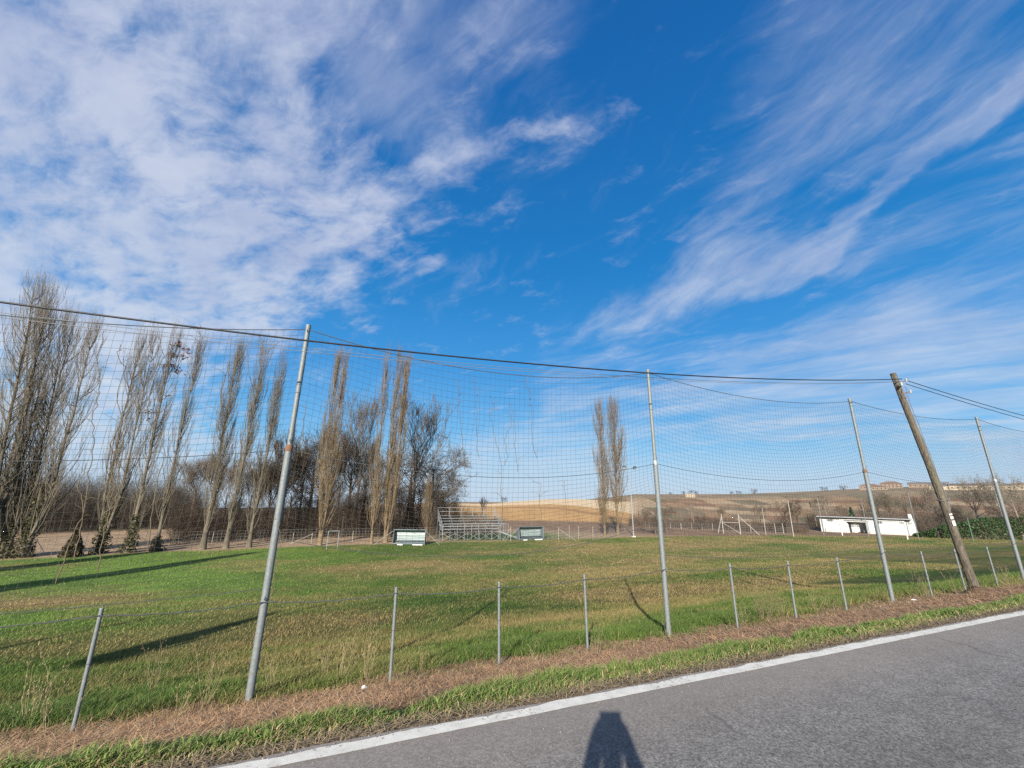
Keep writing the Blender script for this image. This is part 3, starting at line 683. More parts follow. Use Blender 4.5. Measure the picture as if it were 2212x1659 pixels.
# ---- dry creeper stems hanging in the net : survey sheet paths on the net plane
VINES = [
 ([(262,745),(255,760),(268,800),(250,860),(262,905),(238,960),(250,1000),(232,1060),(236,1110),(222,1160),(210,1235)], 'reaching from the top rope to the field, second from left'),
 ([(303,770),(285,810),(290,860),(272,900),(262,985),(255,1050),(248,1090),(225,1110)], 'close beside the full height one on its right'),
 ([(228,715),(212,770),(216,840),(200,900),(204,960),(190,1040),(178,1130),(160,1210)], 'farthest left in the net, wavy all the way down'),
 ([(240,955),(232,1010),(250,1045),(240,1075)], 'piece, short and forked, low in the left net'),
 ([(185,1000),(172,1060),(182,1100),(150,1180),(120,1260)], 'low on the left net over the ploughed strip'),
 ([(345,725),(352,770),(340,800),(322,860),(318,910)], 'over the twin stemmed left poplar'),
 ([(368,885),(352,930),(356,985),(340,1040),(330,1100),(318,1190)], 'between the second and third left poplars, branched'),
 ([(430,700),(436,730),(428,760)], 'short one near the top rope above the slim left poplars'),
 ([(540,735),(533,790),(545,835),(538,880),(525,935),(520,985),(505,1060)], 'thickest of the tangle left of the thick net pole'),
 ([(562,720),(568,770),(556,830),(548,870),(556,930),(540,975),(537,1020)], 'right one of the tangle left of the thick net pole'),
 ([(575,725),(566,745),(572,765),(600,740)], 'small hook under the top rope left of the thick net pole'),
 ([(500,730),(492,790),(480,840),(470,930)], 'thin one above the middle left poplars'),
 ([(660,870),(655,930),(652,985)], 'just right of the thick net pole, short'),
 ([(600,1120),(606,1170),(596,1230),(585,1290)], 'low one crossing the thick net pole'),
 ([(985,820),(993,835),(993,880),(1000,960),(1003,1015)], 'straight and leftmost of the group in the middle net'),
 ([(1020,812),(1030,850),(1028,925),(1035,990)], 'second of the group in the middle net'),
 ([(1060,855),(1063,880),(1060,900),(1072,960),(1083,1000),(1082,1060),(1087,1130)], 'broken in steps, longest in the middle of the net'),
 ([(1100,870),(1105,885),(1103,920),(1090,950),(1098,985),(1090,1005)], 'jagged one in the middle net'),
 ([(1112,880),(1113,960),(1118,1020)], 'thin straight one in the middle net'),
 ([(1145,805),(1137,830),(1145,850),(1148,880),(1150,960),(1160,990)], 'curled at its top in the middle net'),
 ([(1150,1040),(1168,1045),(1165,1090),(1172,1140)], 'low one beside the ochre hill'),
 ([(1218,1035),(1222,1080),(1226,1130)], 'lowest right one in front of the ochre hill')]
vroot = []
for k, (pts, where) in enumerate(VINES):
    P = [PL(x, y, NET_N - .03) for x, y in pts]; path = []
    for a, b in zip(P[:-1], P[1:]):
        for j in range(5):
            u = j / 5; c = a.lerp(b, u); path.append(c + Vector((rnd.gauss(0, .009), rnd.gauss(0, .008), 0)))
    path.append(P[-1]); n = len(path)
    base = path[-1].copy(); rel = [p - base for p in path]
    r0 = .0062 if k < 14 else .0048
    mb = MB(); mb.tube(rel, [r0 * (.6 + .5 * i / n) for i in range(n)], 5)
    for q in range(3 + n // 5):
        i = rnd.randrange(1, n - 1); a = rel[i]; sd = rnd.choice((-1, 1)); L = rnd.uniform(.05, .20)
        mb.tube([a, a + Vector((sd * L * .4, rnd.uniform(-.02, .0), L * .35)), a + Vector((sd * L, rnd.uniform(-.03, .0), L * rnd.uniform(.2, .8)))], [r0 * .5, r0 * .4, r0 * .25], 4)
    o = mb.build('dry_creeper', M['vine']); o.location = base
    tag(o, 'dry creeper stem ' + where, 'creeper', 'dry creeper stems caught in the ball net')

# ------------------------------------------------------------------ trees
def nrm(v): return v / (np.linalg.norm(v, axis=-1, keepdims=True) + 1e-9)
def upshoots(P0, az, lateral, length, k=6, wig=.05, rise=3.0, lean=None, rg=RG):
    """steep shoots: leave sideways, then climb"""
    N = len(P0); u = np.linspace(0, 1, k)[None, :, None]
    d = np.stack([np.cos(az), np.sin(az), 0 * az], 1)[:, None]
    C = P0[:, None] + d * lateral[:, None, None] * (1 - np.exp(-rise * u)) + np.array([0, 0, 1.]) * length[:, None, None] * u
    if lean is not None: C = C + lean[None, None] * length[:, None, None] * u
    w = rg.normal(0, 1, (N, k, 3)) * wig * length[:, None, None] * .35; w[:, 0] = 0; w[..., 2] *= .3
    return C + np.cumsum(w, 1) * .5
def poplar(px, py, tx, ty, R, label, seed, m='bark_poplar', stems=1, n1=95, base_bush=0.28, ivy=0.0, n_off=0, group='bare Lombardy poplars along the far side of the pitch', tr=.24, prof_pw=1.0, low=.03, leaves=None):
    rg = np.random.default_rng(seed); R = R * 1.22
    d = ray(px, py)
    B = G(px, py); B = Vector((B.x, B.y, zat(B.x, B.y)))
    dist = math.hypot(B.x, B.y); dt = ray(tx, ty)
    fwd = Vector((math.sin(YAW), math.cos(YAW), 0)); kk = (B.x * fwd.x + B.y * fwd.y) / (dt.x * fwd.x + dt.y * fwd.y)
    T = dt * kk + EYE; L = T - B; H = L.z
    r = empty('poplar_tree', B, label, 'tree', group)
    lean = np.array([L.x / H, L.y / H, 0])
    def axis(h): h = np.asarray(h, float); return np.stack([lean[0] * h, lean[1] * h, h], -1)
    trunks = []; st_off = []
    for j in range(stems):
        off = np.array([rg.uniform(-.5, .5), rg.uniform(-.3, .3), 0]) * (R * 1.3 if stems > 1 else 0); 
        if stems == 2: off = np.array([[-1, 1][j] * R * .42 * _r0.x, [-1, 1][j] * R * .42 * _r0.y, 0])
        hs = np.linspace(0, H * (.93 if j == 0 or stems == 1 else rg.uniform(.82, .95)), 16); hh = hs / H
        c = axis(hs) + off[None] * np.minimum(1, hh * 4)[:, None] + np.cumsum(rg.normal(0, .035, (16, 3)), 0) * np.array([1, 1, 0]) * np.minimum(1, hh * 3)[:, None]
        trunks.append((hs, c)); st_off.append(off)
    tb = MB()
    for hs, c in trunks:
        rad = [max(.02, .78 * tr * (1 - .93 * (h / H) ** .8) / (1 if stems == 1 else 1.25) + .14 * math.exp(-h / .5)) for h in hs]
        tb.tube([Vector(p) - (Vector((0, 0, .3)) if i == 0 else Vector()) for i, p in enumerate(c)], rad, 9)
    tb.build('trunk', M[m], r)
    segs = []
    # primaries
    for hs, c in trunks:
        N = int(.80 * n1 / (stems ** .6)); u = low + (.93 - low) * rg.random(N) ** 1.0; h0 = u * H
        P0 = np.stack([np.interp(h0, hs, c[:, q]) for q in range(3)], 1)
        az = rg.uniform(0, 2 * np.pi, N)
        wprof = np.interp(u, [0, .08, .25, .5, .8, 1.0], [.35 + base_bush, .65 + base_bush, .9 + base_bush * .7, 1.0, .8, .3]) ** prof_pw
        lat = R / (1.4 if stems > 1 else 1) * wprof * rg.uniform(.35, 1.0, N); ln = H * rg.uniform(.13, .26, N) * (1.05 - .55 * u); ln = np.minimum(ln, (H * 1.0 - h0) * rg.uniform(.8, 1.02, N)); ln = np.maximum(ln, .6)
        C1 = upshoots(P0, az, lat, ln, 8, .06, 2.2, lean, rg); r1 = .014 + .0034 * ln * rg.uniform(.7, 1.6, N)
        segs.append(chains_to_segs(C1, r1 * 1.25, r1 * .4))
        # twigs
        def sub(C, cnt, lo, latr, lnr, rr, k=4, wig=.14):
            n = len(C); idx = np.repeat(np.arange(n), cnt); t = lo + (1 - lo) * rg.random(len(idx)); f = t * (C.shape[1] - 1); i = np.minimum(f.astype(int), C.shape[1] - 2); fr = (f - i)[:, None]
            p = C[idx, i] * (1 - fr) + C[idx, i + 1] * fr; a = rg.uniform(0, 2 * np.pi, len(idx))
            l = rg.uniform(*lnr, len(idx)); la = rg.uniform(*latr, len(idx))
            D = upshoots(p, a, la, l, k, wig, 1.6, lean, rg); q = rr * rg.uniform(.6, 1.4, len(idx)); segs.append(chains_to_segs(D, q, q * .5)); return D
        C2 = sub(C1, 8, .12, (.10, .42), (.8, 2.2), .0085, 5, .09)
        sub(C2, 2, .3, (.05, .20), (.3, .9), .0055, 3, .1)
    link('crown', segs_mesh('crown', segs), M[m], r)
    if ivy:
        n = int(1500 * ivy); h = rg.random(n) ** 1.3 * ivy * H * .22; a = rg.uniform(0, 6.28, n); rad = (.25 + .5 * rg.random(n)) * (1.0 - .55 * h / (ivy * H * .22 + .01)) * (.5 + .8 * vn(h * 1.5, a * 1.2, seed))
        p = axis(h); p[:, 0] += np.cos(a) * rad; p[:, 1] += np.sin(a) * rad
        cols = np.array([.045, .05, .022]) * rg.uniform(.6, 1.6, (n, 1)) + np.array([.03, .015, .005]) * rg.random((n, 1))
        link('ivy', leaf_quads('ivy', p, .10, cols, rg), M['leaf'], r)
    if leaves:
        pts = []
        for (x, y, sp, cnt) in leaves:
            q = ray(x, y); k2 = kk * (dt.x * fwd.x + dt.y * fwd.y) / (q.x * fwd.x + q.y * fwd.y); p = q * k2 + EYE - B
            pts.append(np.array(p) + rg.normal(0, sp, (cnt, 3)) * np.array([1, 1, .5]))
        p = np.concatenate(pts); link('withered_leaves', leaf_quads('withered_leaves', p, .13, np.array([.11, .05, .035]) * rg.uniform(.6, 1.5, (len(p), 1)), rg), M['leaf'], r)
    return r
def leaf_quads(name, P, size, cols, rg):
    n = len(P); a = nrm(rg.normal(0, 1, (n, 3))); b = nrm(np.cross(a, rg.normal(0, 1, (n, 3)))); s = size * rg.uniform(.6, 1.3, (n, 1))
    V = np.stack([P - a * s, P + b * s * .55, P + a * s, P - b * s * .55], 1).reshape(-1, 3); F = np.arange(n * 4).reshape(n, 4)
    return np_mesh(name, V, F, col=np.repeat(cols, 4, axis=0))
gl = 'bare Lombardy poplars along the far side of the pitch'
poplar(-70, 1212, 62, 612, 2.6, 'tallest bare poplar with a broad brushy head at the left edge', 1, stems=3, n1=170, ivy=.7, tr=.36)
poplar(8, 1206, 132, 682, 2.1, 'bare poplar with several stems, between the tallest one and the dark based one', 2, stems=3, n1=130, ivy=.6)
poplar(48, 1204, 190, 690, 2.2, 'wide bare poplar rising from a thick dark ivy covered base near the left edge', 3, stems=2, n1=170, ivy=1.25, tr=.32)
poplar(213, 1196, 325, 728, 1.5, 'twin stemmed bare poplar standing alone left of the one with withered leaves', 4, stems=2, n1=120, ivy=.8, tr=.26)
poplar(275, 1194, 388, 726, 1.15, 'slim bare poplar with clumps of withered reddish leaves at its top', 5, n1=100, ivy=.7, tr=.25,
       leaves=[(385, 745, .35, 60), (372, 765, .3, 50), (392, 770, .3, 30), (368, 790, .35, 60), (402, 757, .25, 25), (384, 800, .3, 40), (348, 790, .2, 12), (325, 890, .3, 25), (330, 910, .25, 14), (360, 855, .2, 8)])
poplar(335, 1191, 432, 750, .95, 'slim crooked bare poplar just right of the one with withered leaves', 6, n1=90, ivy=.3, tr=.2, base_bush=.3)
poplar(437, 1187, 525, 757, 1.15, 'dense bare poplar with a thick brown crown, fourth left of the thick net pole', 7, n1=150, tr=.3, base_bush=.2)
poplar(487, 1185, 572, 757, .95, 'narrow bare poplar between the dense one and the one hard by the thick net pole', 8, n1=120, tr=.27, base_bush=.25)
poplar(537, 1182, 612, 775, .95, 'narrow bare poplar closest to the thick net pole on its left', 9, n1=115, tr=.25, base_bush=.4)
poplar(690, 1178, 742, 770, .95, 'golden poplar with two tips and broad brushy foot, first right of the thick net pole', 10, m='bark_gold', stems=2, n1=190, base_bush=1.25, tr=.2)
poplar(802, 1174, 838, 768, .75, 'thin golden poplar left of the denser one beside the dugout', 11, m='bark_gold', n1=95, tr=.16, base_bush=.75)
poplar(832, 1172, 874, 767, 1.0, 'dense golden brown poplar directly behind the left dugout shelter', 12, m='bark_gold', stems=2, n1=200, tr=.24, base_bush=.75)
poplar(921, 1168, 926, 1050, .55, 'small young poplar between the left dugout and the metal stand', 13, m='bark_gold', n1=60, tr=.09, base_bush=.5)
poplar(1307, 1159, 1291, 878, 1.35, 'left one of the two lone poplars in the middle of the field edge', 14, m='bark_gold', n1=170, tr=.17, base_bush=.15, low=.03, group='pair of lone poplars')
poplar(1335, 1155, 1326, 870, 1.95, 'right and fuller one of the two lone poplars beside the floodlight mast', 15, m='bark_gold', n1=230, tr=.22, low=.03, group='pair of lone poplars')

def bare_tree_meshes(name, H, spread, seed, levels=(7, 6, 5, 4), tr=.2, k0=.25, up=.35, droop=0.0, tw=.011, gnarl=.22, clear=.22):
    """trunk mesh and crown mesh of a bare broadleaf tree, local coordinates"""
    rg = np.random.default_rng(seed)
    n0 = 9; z = np.linspace(0, H * .62, n0); c = np.stack([np.cumsum(rg.normal(0, .02 * H / 8, n0)), np.cumsum(rg.normal(0, .02 * H / 8, n0)), z], 1); c[0, :2] = 0
    V, F, Cp = tube('', [tuple(p) if i else (0, 0, -.3) for i, p in enumerate(c)], [tr * (1 - .8 * i / n0) + tr * .5 * math.exp(-i * 1.5) for i in range(n0)], 8)
    tme = bpy.data.meshes.new(name + '_trunk'); tme.from_pydata([tuple(v) for v in V], [], F + Cp)
    C = c[None]; R = np.array([tr * .8]); segs = []; length = H * .46
    for lv, cnt in enumerate(levels):
        idx = np.repeat(np.arange(len(C)), cnt if lv else cnt * 2); lo = clear / .62 if lv == 0 else .25
        t = lo + (1 - lo) * rg.random(len(idx)) ** .8; K = C.shape[1]; f = t * (K - 1); i = np.minimum(f.astype(int), K - 2); fr = (f - i)[:, None]
        p = C[idx, i] * (1 - fr) + C[idx, i + 1] * fr; pd = nrm(C[idx, i + 1] - C[idx, i])
        rv = rg.normal(0, 1, (len(idx), 3)); side = nrm(rv - (rv * pd).sum(1, keepdims=True) * pd)
        d = nrm(pd * (.75 if lv else .55) + side * spread * (1.0 if lv else 1.1) + np.array([0, 0, up]))
        L = length * rg.uniform(.55, 1.1, len(idx)) * (1 - (.45 * (t - lo) / (1 - lo) if lv == 0 else 0)); k = 6 if lv < 2 else 4
        D = np.zeros((len(idx), k, 3)); D[:, 0] = p; dd = d
        for q in range(1, k):
            dd = nrm(dd + rg.normal(0, gnarl, dd.shape) + np.array([0, 0, up * .25 - droop * q / k])); D[:, q] = D[:, q - 1] + dd * (L / (k - 1))[:, None]
        r_ = np.maximum(tw, R[idx] * (1 - .6 * t) * .5); segs.append(chains_to_segs(D, r_, np.maximum(tw * .6, r_ * .45)))
        C = D; R = r_; length *= .52
    return tme, segs_mesh(name + '_crown', segs)
def place_tree(var, B, H0, H, label, group, mname, rz, name='bare_tree', sx=1.0, cat='tree'):
    tme, cme = var; r = empty(name, B, label, cat, group, rz); s = H / H0; r.scale = (s * sx, s * sx, s)
    for nm, me in (('trunk', tme), ('crown', cme)):
        me2 = me if (len(me.materials) and me.materials[0] == M[mname]) or not len(me.materials) else MESHV.get((me.name, mname))
        if me2 is None: me2 = me.copy(); me2.materials.clear(); me2.materials.append(M[mname]); MESHV[(me.name, mname)] = me2
        link(nm, me2, M[mname], r)
    return r
MESHV = {}
VAR = {'oak': (bare_tree_meshes('oak', 10, .75, 21, (6, 6, 5, 4), .22), 10), 'ash': (bare_tree_meshes('ash', 12, .45, 22, (6, 5, 5, 4), .18, up=.5, gnarl=.14), 12),
       'wide': (bare_tree_meshes('wide', 9, .95, 23, (6, 6, 5, 5), .24, up=.15, gnarl=.26, clear=.12), 9), 'thin': (bare_tree_meshes('thin', 9, .35, 24, (5, 5, 4, 4), .10, up=.6, gnarl=.12), 9),
       'round': (bare_tree_meshes('round', 10, .62, 25, (7, 6, 6, 4), .2, up=.35, gnarl=.12, clear=.3), 10)}
def tree_at(kind, px, py_top, dist, label, group, mname, sx=1.0, name='bare_tree', dz=-.1):
    d = ray(px, 1140); k = dist / math.hypot(d.x, d.y); x, y = d.x * k, d.y * k; z = zat(x, y) + dz
    T = at_dist(px, py_top, dist); H = max(1.2, T.z - z)
    return place_tree(VAR[kind][0], (x, y, z - .05), VAR[kind][1] * 1.02, H, label, group, mname, rnd.uniform(0, 6.28), name, sx)
gw = 'bare trees of the wood behind the poplars'
WOOD = [('round', 405, 985, 82, 'bare tree with a rounded crown between the slim poplars and the dense one', 'bark_grey', 1.0), ('round', 452, 975, 86, 'rounded bare tree rising behind the dense brown poplar', 'bark_grey', 1.05),
 ('ash', 508, 1000, 84, 'bare tree seen in the gap right of the dense brown poplar', 'bark_grey', .9), ('thin', 590, 935, 66, 'upright bare tree touching the left side of the thick net pole', 'bark_grey', 1.1),
 ('oak', 662, 905, 68, 'dark bare tree with a full crown just right of the thick net pole', 'bark_dark', .95), ('ash', 762, 862, 66, 'tall pale bare tree between the two golden poplar groups', 'bark_grey', .95),
 ('thin', 725, 960, 64, 'slender bare tree behind the first golden poplar', 'bark_grey', 1.0), ('oak', 790, 1000, 62, 'low dark bare tree between the golden poplars', 'bark_dark', .9),
 ('ash', 890, 868, 60, 'tall spreading bare tree right behind the dense golden poplar', 'bark_grey', 1.15), ('wide', 930, 925, 63, 'broad bare tree reaching out to the right above the dugout', 'bark_grey', .95),
 ('oak', 950, 1000, 64, 'dark dense bare tree at the right end of the wood above the stand', 'bark_dark', 1.15), ('wide', 905, 1020, 60, 'low tangled bare tree behind the small young poplar', 'bark_dark', 1.0),
 ('wide', 965, 1060, 70, 'last low bare tree at the right end of the wood', 'bark_dark', 1.0), ('wide', 740, 1040, 60, 'low tangled bare tree behind the broad brushy poplar foot', 'bark_dark', 1.0),
 ('oak', 620, 1010, 62, 'low dark bare tree behind the thick net pole', 'bark_dark', 1.1), ('thin', 560, 1030, 66, 'thin bare tree left of the pole among the wood', 'bark_grey', 1.1),
 ('round', 362, 1045, 90, 'small bare tree just right of the slim crooked poplar', 'bark_grey', 1.0), ('oak', 300, 1075, 95, 'low far bare tree behind the poplar with withered leaves', 'bark_dark', 1.3),
 ('wide', 240, 1080, 100, 'low far bare tree behind the twin stemmed poplar', 'bark_dark', 1.3), ('wide', 170, 1080, 105, 'low far bare tree in the gap right of the wide poplar', 'bark_dark', 1.4),
 ('oak', 100, 1082, 100, 'low far bare tree behind the dark ivy covered base', 'bark_dark', 1.4), ('wide', 30, 1080, 100, 'low far bare tree at the left edge', 'bark_dark', 1.4),
 ('wide', 480, 1060, 72, 'low brown tree behind the narrow poplars', 'bark_dark', 1.2), ('oak', 420, 1070, 76, 'low brown tree behind the gap left of the dense poplar', 'bark_dark', 1.2),
 ('wide', 845, 1050, 59, 'low tangled tree hidden behind the left dugout poplar', 'bark_dark', 1.1), ('oak', 690, 1060, 62, 'low tree hidden behind the brushy golden poplar', 'bark_dark', 1.1)]
for px, pt, ds in [(378, 1030, 78), (432, 1020, 80), (475, 1010, 76), (530, 1020, 74), (548, 985, 70), (575, 1000, 72), (605, 960, 74), (640, 960, 72), (680, 950, 70), (712, 1000, 64), (748, 930, 72), (778, 960, 70), (815, 980, 68), (855, 960, 66), (880, 940, 70), (915, 960, 68), (860, 1040, 62), (820, 1060, 60), (770, 1060, 61), (730, 1070, 60), (640, 1070, 62), (600, 1075, 62), (545, 1080, 62), (500, 1085, 64), (940, 1050, 62), (975, 1095, 64)]:
    if px % 3 == 0: continue
    WOOD.append((['oak', 'wide', 'round', 'ash'][(px // 7) % 4], px, pt, ds, None, ['bark_dark', 'bark_grey'][px % 2], 1.1))
for k_, px, pt, ds, lb, mm, sx in WOOD: tree_at(k_, px, pt, ds, lb or 'dark bare tree of the dense wood behind the poplars, lost among its neighbours', gw, mm, sx)

def brush(name, x0, x1, d0, d1, h0, h1, n, col, label, seed, kind='stuff', spread=.5, lean=.35):
    rg = np.random.default_rng(seed); px = rg.uniform(x0, x1, n); ds = rg.uniform(d0, d1, n); S = np.zeros(n); N = np.zeros(n)
    dx = np.array([ray(x, 1140)[:] for x in np.linspace(x0, x1, 40)]); az = np.interp(px, np.linspace(x0, x1, 40), np.arctan2(dx[:, 0], dx[:, 1])); S = ds * np.sin(az); N = ds * np.cos(az)
    Z = terrain(S, N); c = S.mean(), N.mean(); P0 = np.stack([S, N, Z - .05], 1); hh = rg.uniform(h0, h1, n) * (.6 + .8 * fbm(px * .05, ds * .1, seed, 3))
    k = 5; D = np.zeros((n, k, 3)); D[:, 0] = P0; dd = nrm(rg.normal(0, lean, (n, 3)) * np.array([1, 1, 0]) + np.array([0, 0, 1.]))
    for q in range(1, k): D[:, q] = D[:, q - 1] + dd * (hh / (k - 1))[:, None]; dd = nrm(dd + rg.normal(0, .18, (n, 3)))
    r = rg.uniform(.008, .022, n); segs = [chains_to_segs(D, r, r * .4)]
    idx = np.repeat(np.arange(n), 6); t = rg.integers(1, k - 1, len(idx)); p = D[idx, t]; L = hh[idx] * rg.uniform(.2, .5, len(idx)); d2 = nrm(rg.normal(0, .6, (len(idx), 3)) + np.array([0, 0, .8]))
    E = np.stack([p, p + d2 * (L * .5)[:, None], p + nrm(d2 + rg.normal(0, .3, d2.shape)) * L[:, None]], 1); rr = rg.uniform(.005, .011, len(idx)); segs.append(chains_to_segs(E, rr, rr * .5))
    V, F = seg_arrays(*cat_segs(segs)); o_ = np.array([c[0], c[1], float(Z.mean())]); V = V - o_
    cc = np.array(col) * (.6 + .8 * fbm(V[:, 0] * .4, V[:, 2] * .7 + V[:, 1] * .2, seed + 3, 3))[:, None]
    o = link(name, np_mesh(name, V, F, col=cc), M['brush']); o.location = o_
    return tag(o, label, None if kind == 'stuff' else 'shrub', None, kind if kind == 'stuff' else None)
brush('undergrowth', 375, 1000, 58, 76, 1.4, 4.8, 2800, (.075, .054, .038), 'dense dark brown brushwood filling the wood behind the poplars', 31)
brush('undergrowth', -60, 420, 80, 120, 3.5, 8.5, 4600, (.058, .048, .037), 'far dark brushwood at the left behind the ploughed strip', 32)
brush('undergrowth', 1360, 1745, 86, 97, .8, 1.9, 2600, (.11, .082, .062), 'brown brushwood behind the low fence on the right', 33)
brush('undergrowth', 1745, 1985, 105, 116, 1.0, 3.2, 1500, (.085, .066, .048), 'brown brushwood rising behind the roof of the white building', 37)
brush('undergrowth', 975, 1060, 62, 74, 1.4, 3.4, 700, (.15, .11, .075), 'brown brushwood behind the metal stand', 36)
brush('undergrowth', 1985, 2260, 100, 114, 1.6, 3.8, 2200, (.125, .098, .072), 'brown brushwood behind the hedge and the white building', 35)
gs = 'bare shrubs and trees beyond the right half of the pitch'
RIGHT = [('wide', 1395, 1088, 72, 'pale grey bare shrub just right of the floodlight mast', 'bark_grey', 1.1), ('wide', 1440, 1082, 74, 'bare shrub behind the middle net pole', 'bark_grey', 1.1), ('wide', 1415, 1100, 70, 'lower bare shrub between the mast and the middle net pole', 'bark_grey', 1.2),
 ('wide', 1515, 1108, 84, 'round dark bush left of the braced fence posts', 'bark_dark', 1.2), ('thin', 1500, 1090, 88, 'thin bare sapling behind the round dark bush', 'bark_pale', 1.2), ('thin', 1560, 1095, 88, 'thin bare sapling behind the braced fence posts', 'bark_grey', 1.2),
 ('oak', 1645, 1085, 92, 'bare tree left of the large dark bare tree', 'bark_grey', 1.0), ('wide', 1700, 1068, 86, 'large dark bare tree standing left of the white building', 'bark_dark', .9), ('oak', 1725, 1070, 88, 'dark bare tree overlapping the large one beside the white building', 'bark_dark', .8),
 ('thin', 1790, 1066, 104, 'thin pale bare tree behind the left end of the white building', 'bark_pale', 1.2), ('oak', 1875, 1085, 104, 'small dark bare tree behind the middle of the white building', 'bark_dark', .8), ('thin', 1765, 1075, 106, 'pale sapling at the left corner of the white building', 'bark_pale', 1.2),
 ('wide', 1830, 1082, 112, 'spreading bare tree above the middle of the building roof', 'bark_grey', 1.1), ('oak', 1905, 1070, 116, 'tall brownish bare tree right behind the net pole and the building', 'bark_grey', 1.1), ('ash', 2030, 1050, 112, 'upright bare tree just left of the wooden pole', 'bark_pale', 1.1),
 ('oak', 1930, 1058, 112, 'bare tree above the right end of the building roof', 'bark_grey', 1.0), ('ash', 1965, 1062, 118, 'pale stemmed bare tree above the building chimney', 'bark_pale', 1.1), ('oak', 2000, 1068, 114, 'bushy brown tree left of the wooden pole', 'bark_grey', 1.1),
 ('wide', 2050, 1080, 110, 'low spreading brown tree behind the wooden pole', 'bark_dark', 1.1), ('oak', 2085, 1085, 108, 'low brown tree right of the wooden pole', 'bark_grey', 1.0),
 ('oak', 2118, 1026, 100, 'tall pale bare tree right of the wooden pole above the hedge', 'bark_pale', .95), ('ash', 2160, 1030, 98, 'tall pale bare tree crossed by the rightmost net pole', 'bark_pale', 1.0), ('oak', 2205, 1024, 96, 'tall pale bare tree at the right edge above the hedge', 'bark_pale', 1.0),
 ('wide', 2190, 1080, 96, 'low brown tree under the tall pale one at the right edge', 'bark_dark', 1.2), ('thin', 1040, 1075, 90, 'thin pale leafless tree behind the metal stand', 'bark_pale', 1.3), ('wide', 1015, 1100, 80, 'light brown shrub behind the stand rail', 'bark_grey', 1.2), ('wide', 1050, 1118, 84, 'round light brown shrub right of the stand', 'bark_grey', 1.1)]
for k_, px, pt, ds, lb, mm, sx in RIGHT: tree_at(k_, px, pt, ds, lb, gs, mm, sx, name='bare_shrub' if 'shrub' in lb or 'bush ' in lb else 'bare_tree')
gr = 'tiny trees along the hill crest'
for px, pt, lb, sx in [(1455, 1061, 'tiny bare tree on the crest right of the middle net pole', 1), (1484, 1059, 'tiny tree on the crest above the pale ruined house', 1), (1502, 1057, 'small dark round tree on the crest, largest one right of the pale ruin', 1.5), (1512, 1059, 'tiny tree touching the dark round one on the crest', 1),
    (1590, 1060, 'tiny round tree on the crest left of a matching one', 1.3), (1606, 1058, 'tiny tree on the crest right of a matching round one', 1.2), (1640, 1054, 'tiny bare tree alone on the crest in mid slope', 1.2), (1796, 1049, 'tiny dark tree on the crest above the white building', 1.3), (1838, 1046, 'tiny tree on the crest left of the tiled farmhouse', 1.2), (1088, 1070, 'tiny tree on the far hill above the stand', 1)]:
    tree_at('wide', px, pt, 800 if px > 1200 else 500, lb, gr, 'bark_dark', sx * 1.1, dz=-2.5)
# dark conifer behind the building
def conifer(B, H, R, label, n=1400, name='conifer', col=(.03, .055, .03), trunk=.08, base=.12, group=None):
    r = empty(name, B, label, 'tree', group); rg = np.random.default_rng(int(H * 100))
    MB().tube([(0, 0, -.2), (0, 0, H * .5), (0, 0, H)], [trunk, trunk * .6, .01], 8).build('trunk', M['bark_dark'], r)
    h = rg.random(n); rad = R * (1 - h) ** .8 * (.35 + .65 * rg.random(n) ** .5) * (.7 + .6 * vn(h * 9, h * 0, 3)); a = rg.uniform(0, 6.28, n)
    p = np.stack([np.cos(a) * rad, np.sin(a) * rad, H * (base + (1 - base) * h)], 1)
    link('crown', leaf_quads('crown', p, .16 * max(1, R), np.array(col) * rg.uniform(.5, 1.7, (n, 1)), rg), M['leaf'], r); return r
q = at_dist(1843, 1128, 98); conifer((q.x, q.y, zat(q.x, q.y)), at_dist(1843, 1096, 98).z - zat(q.x, q.y), .8, 'small dark green conifer rising behind the white building roof')
q = G(152, 1203); conifer((q.x, q.y, zat(q.x, q.y)), 2.2, .75, 'squat ivy covered bush between the left poplars', n=1600, name='ivy_bush', col=(.06, .05, .028), base=.02)
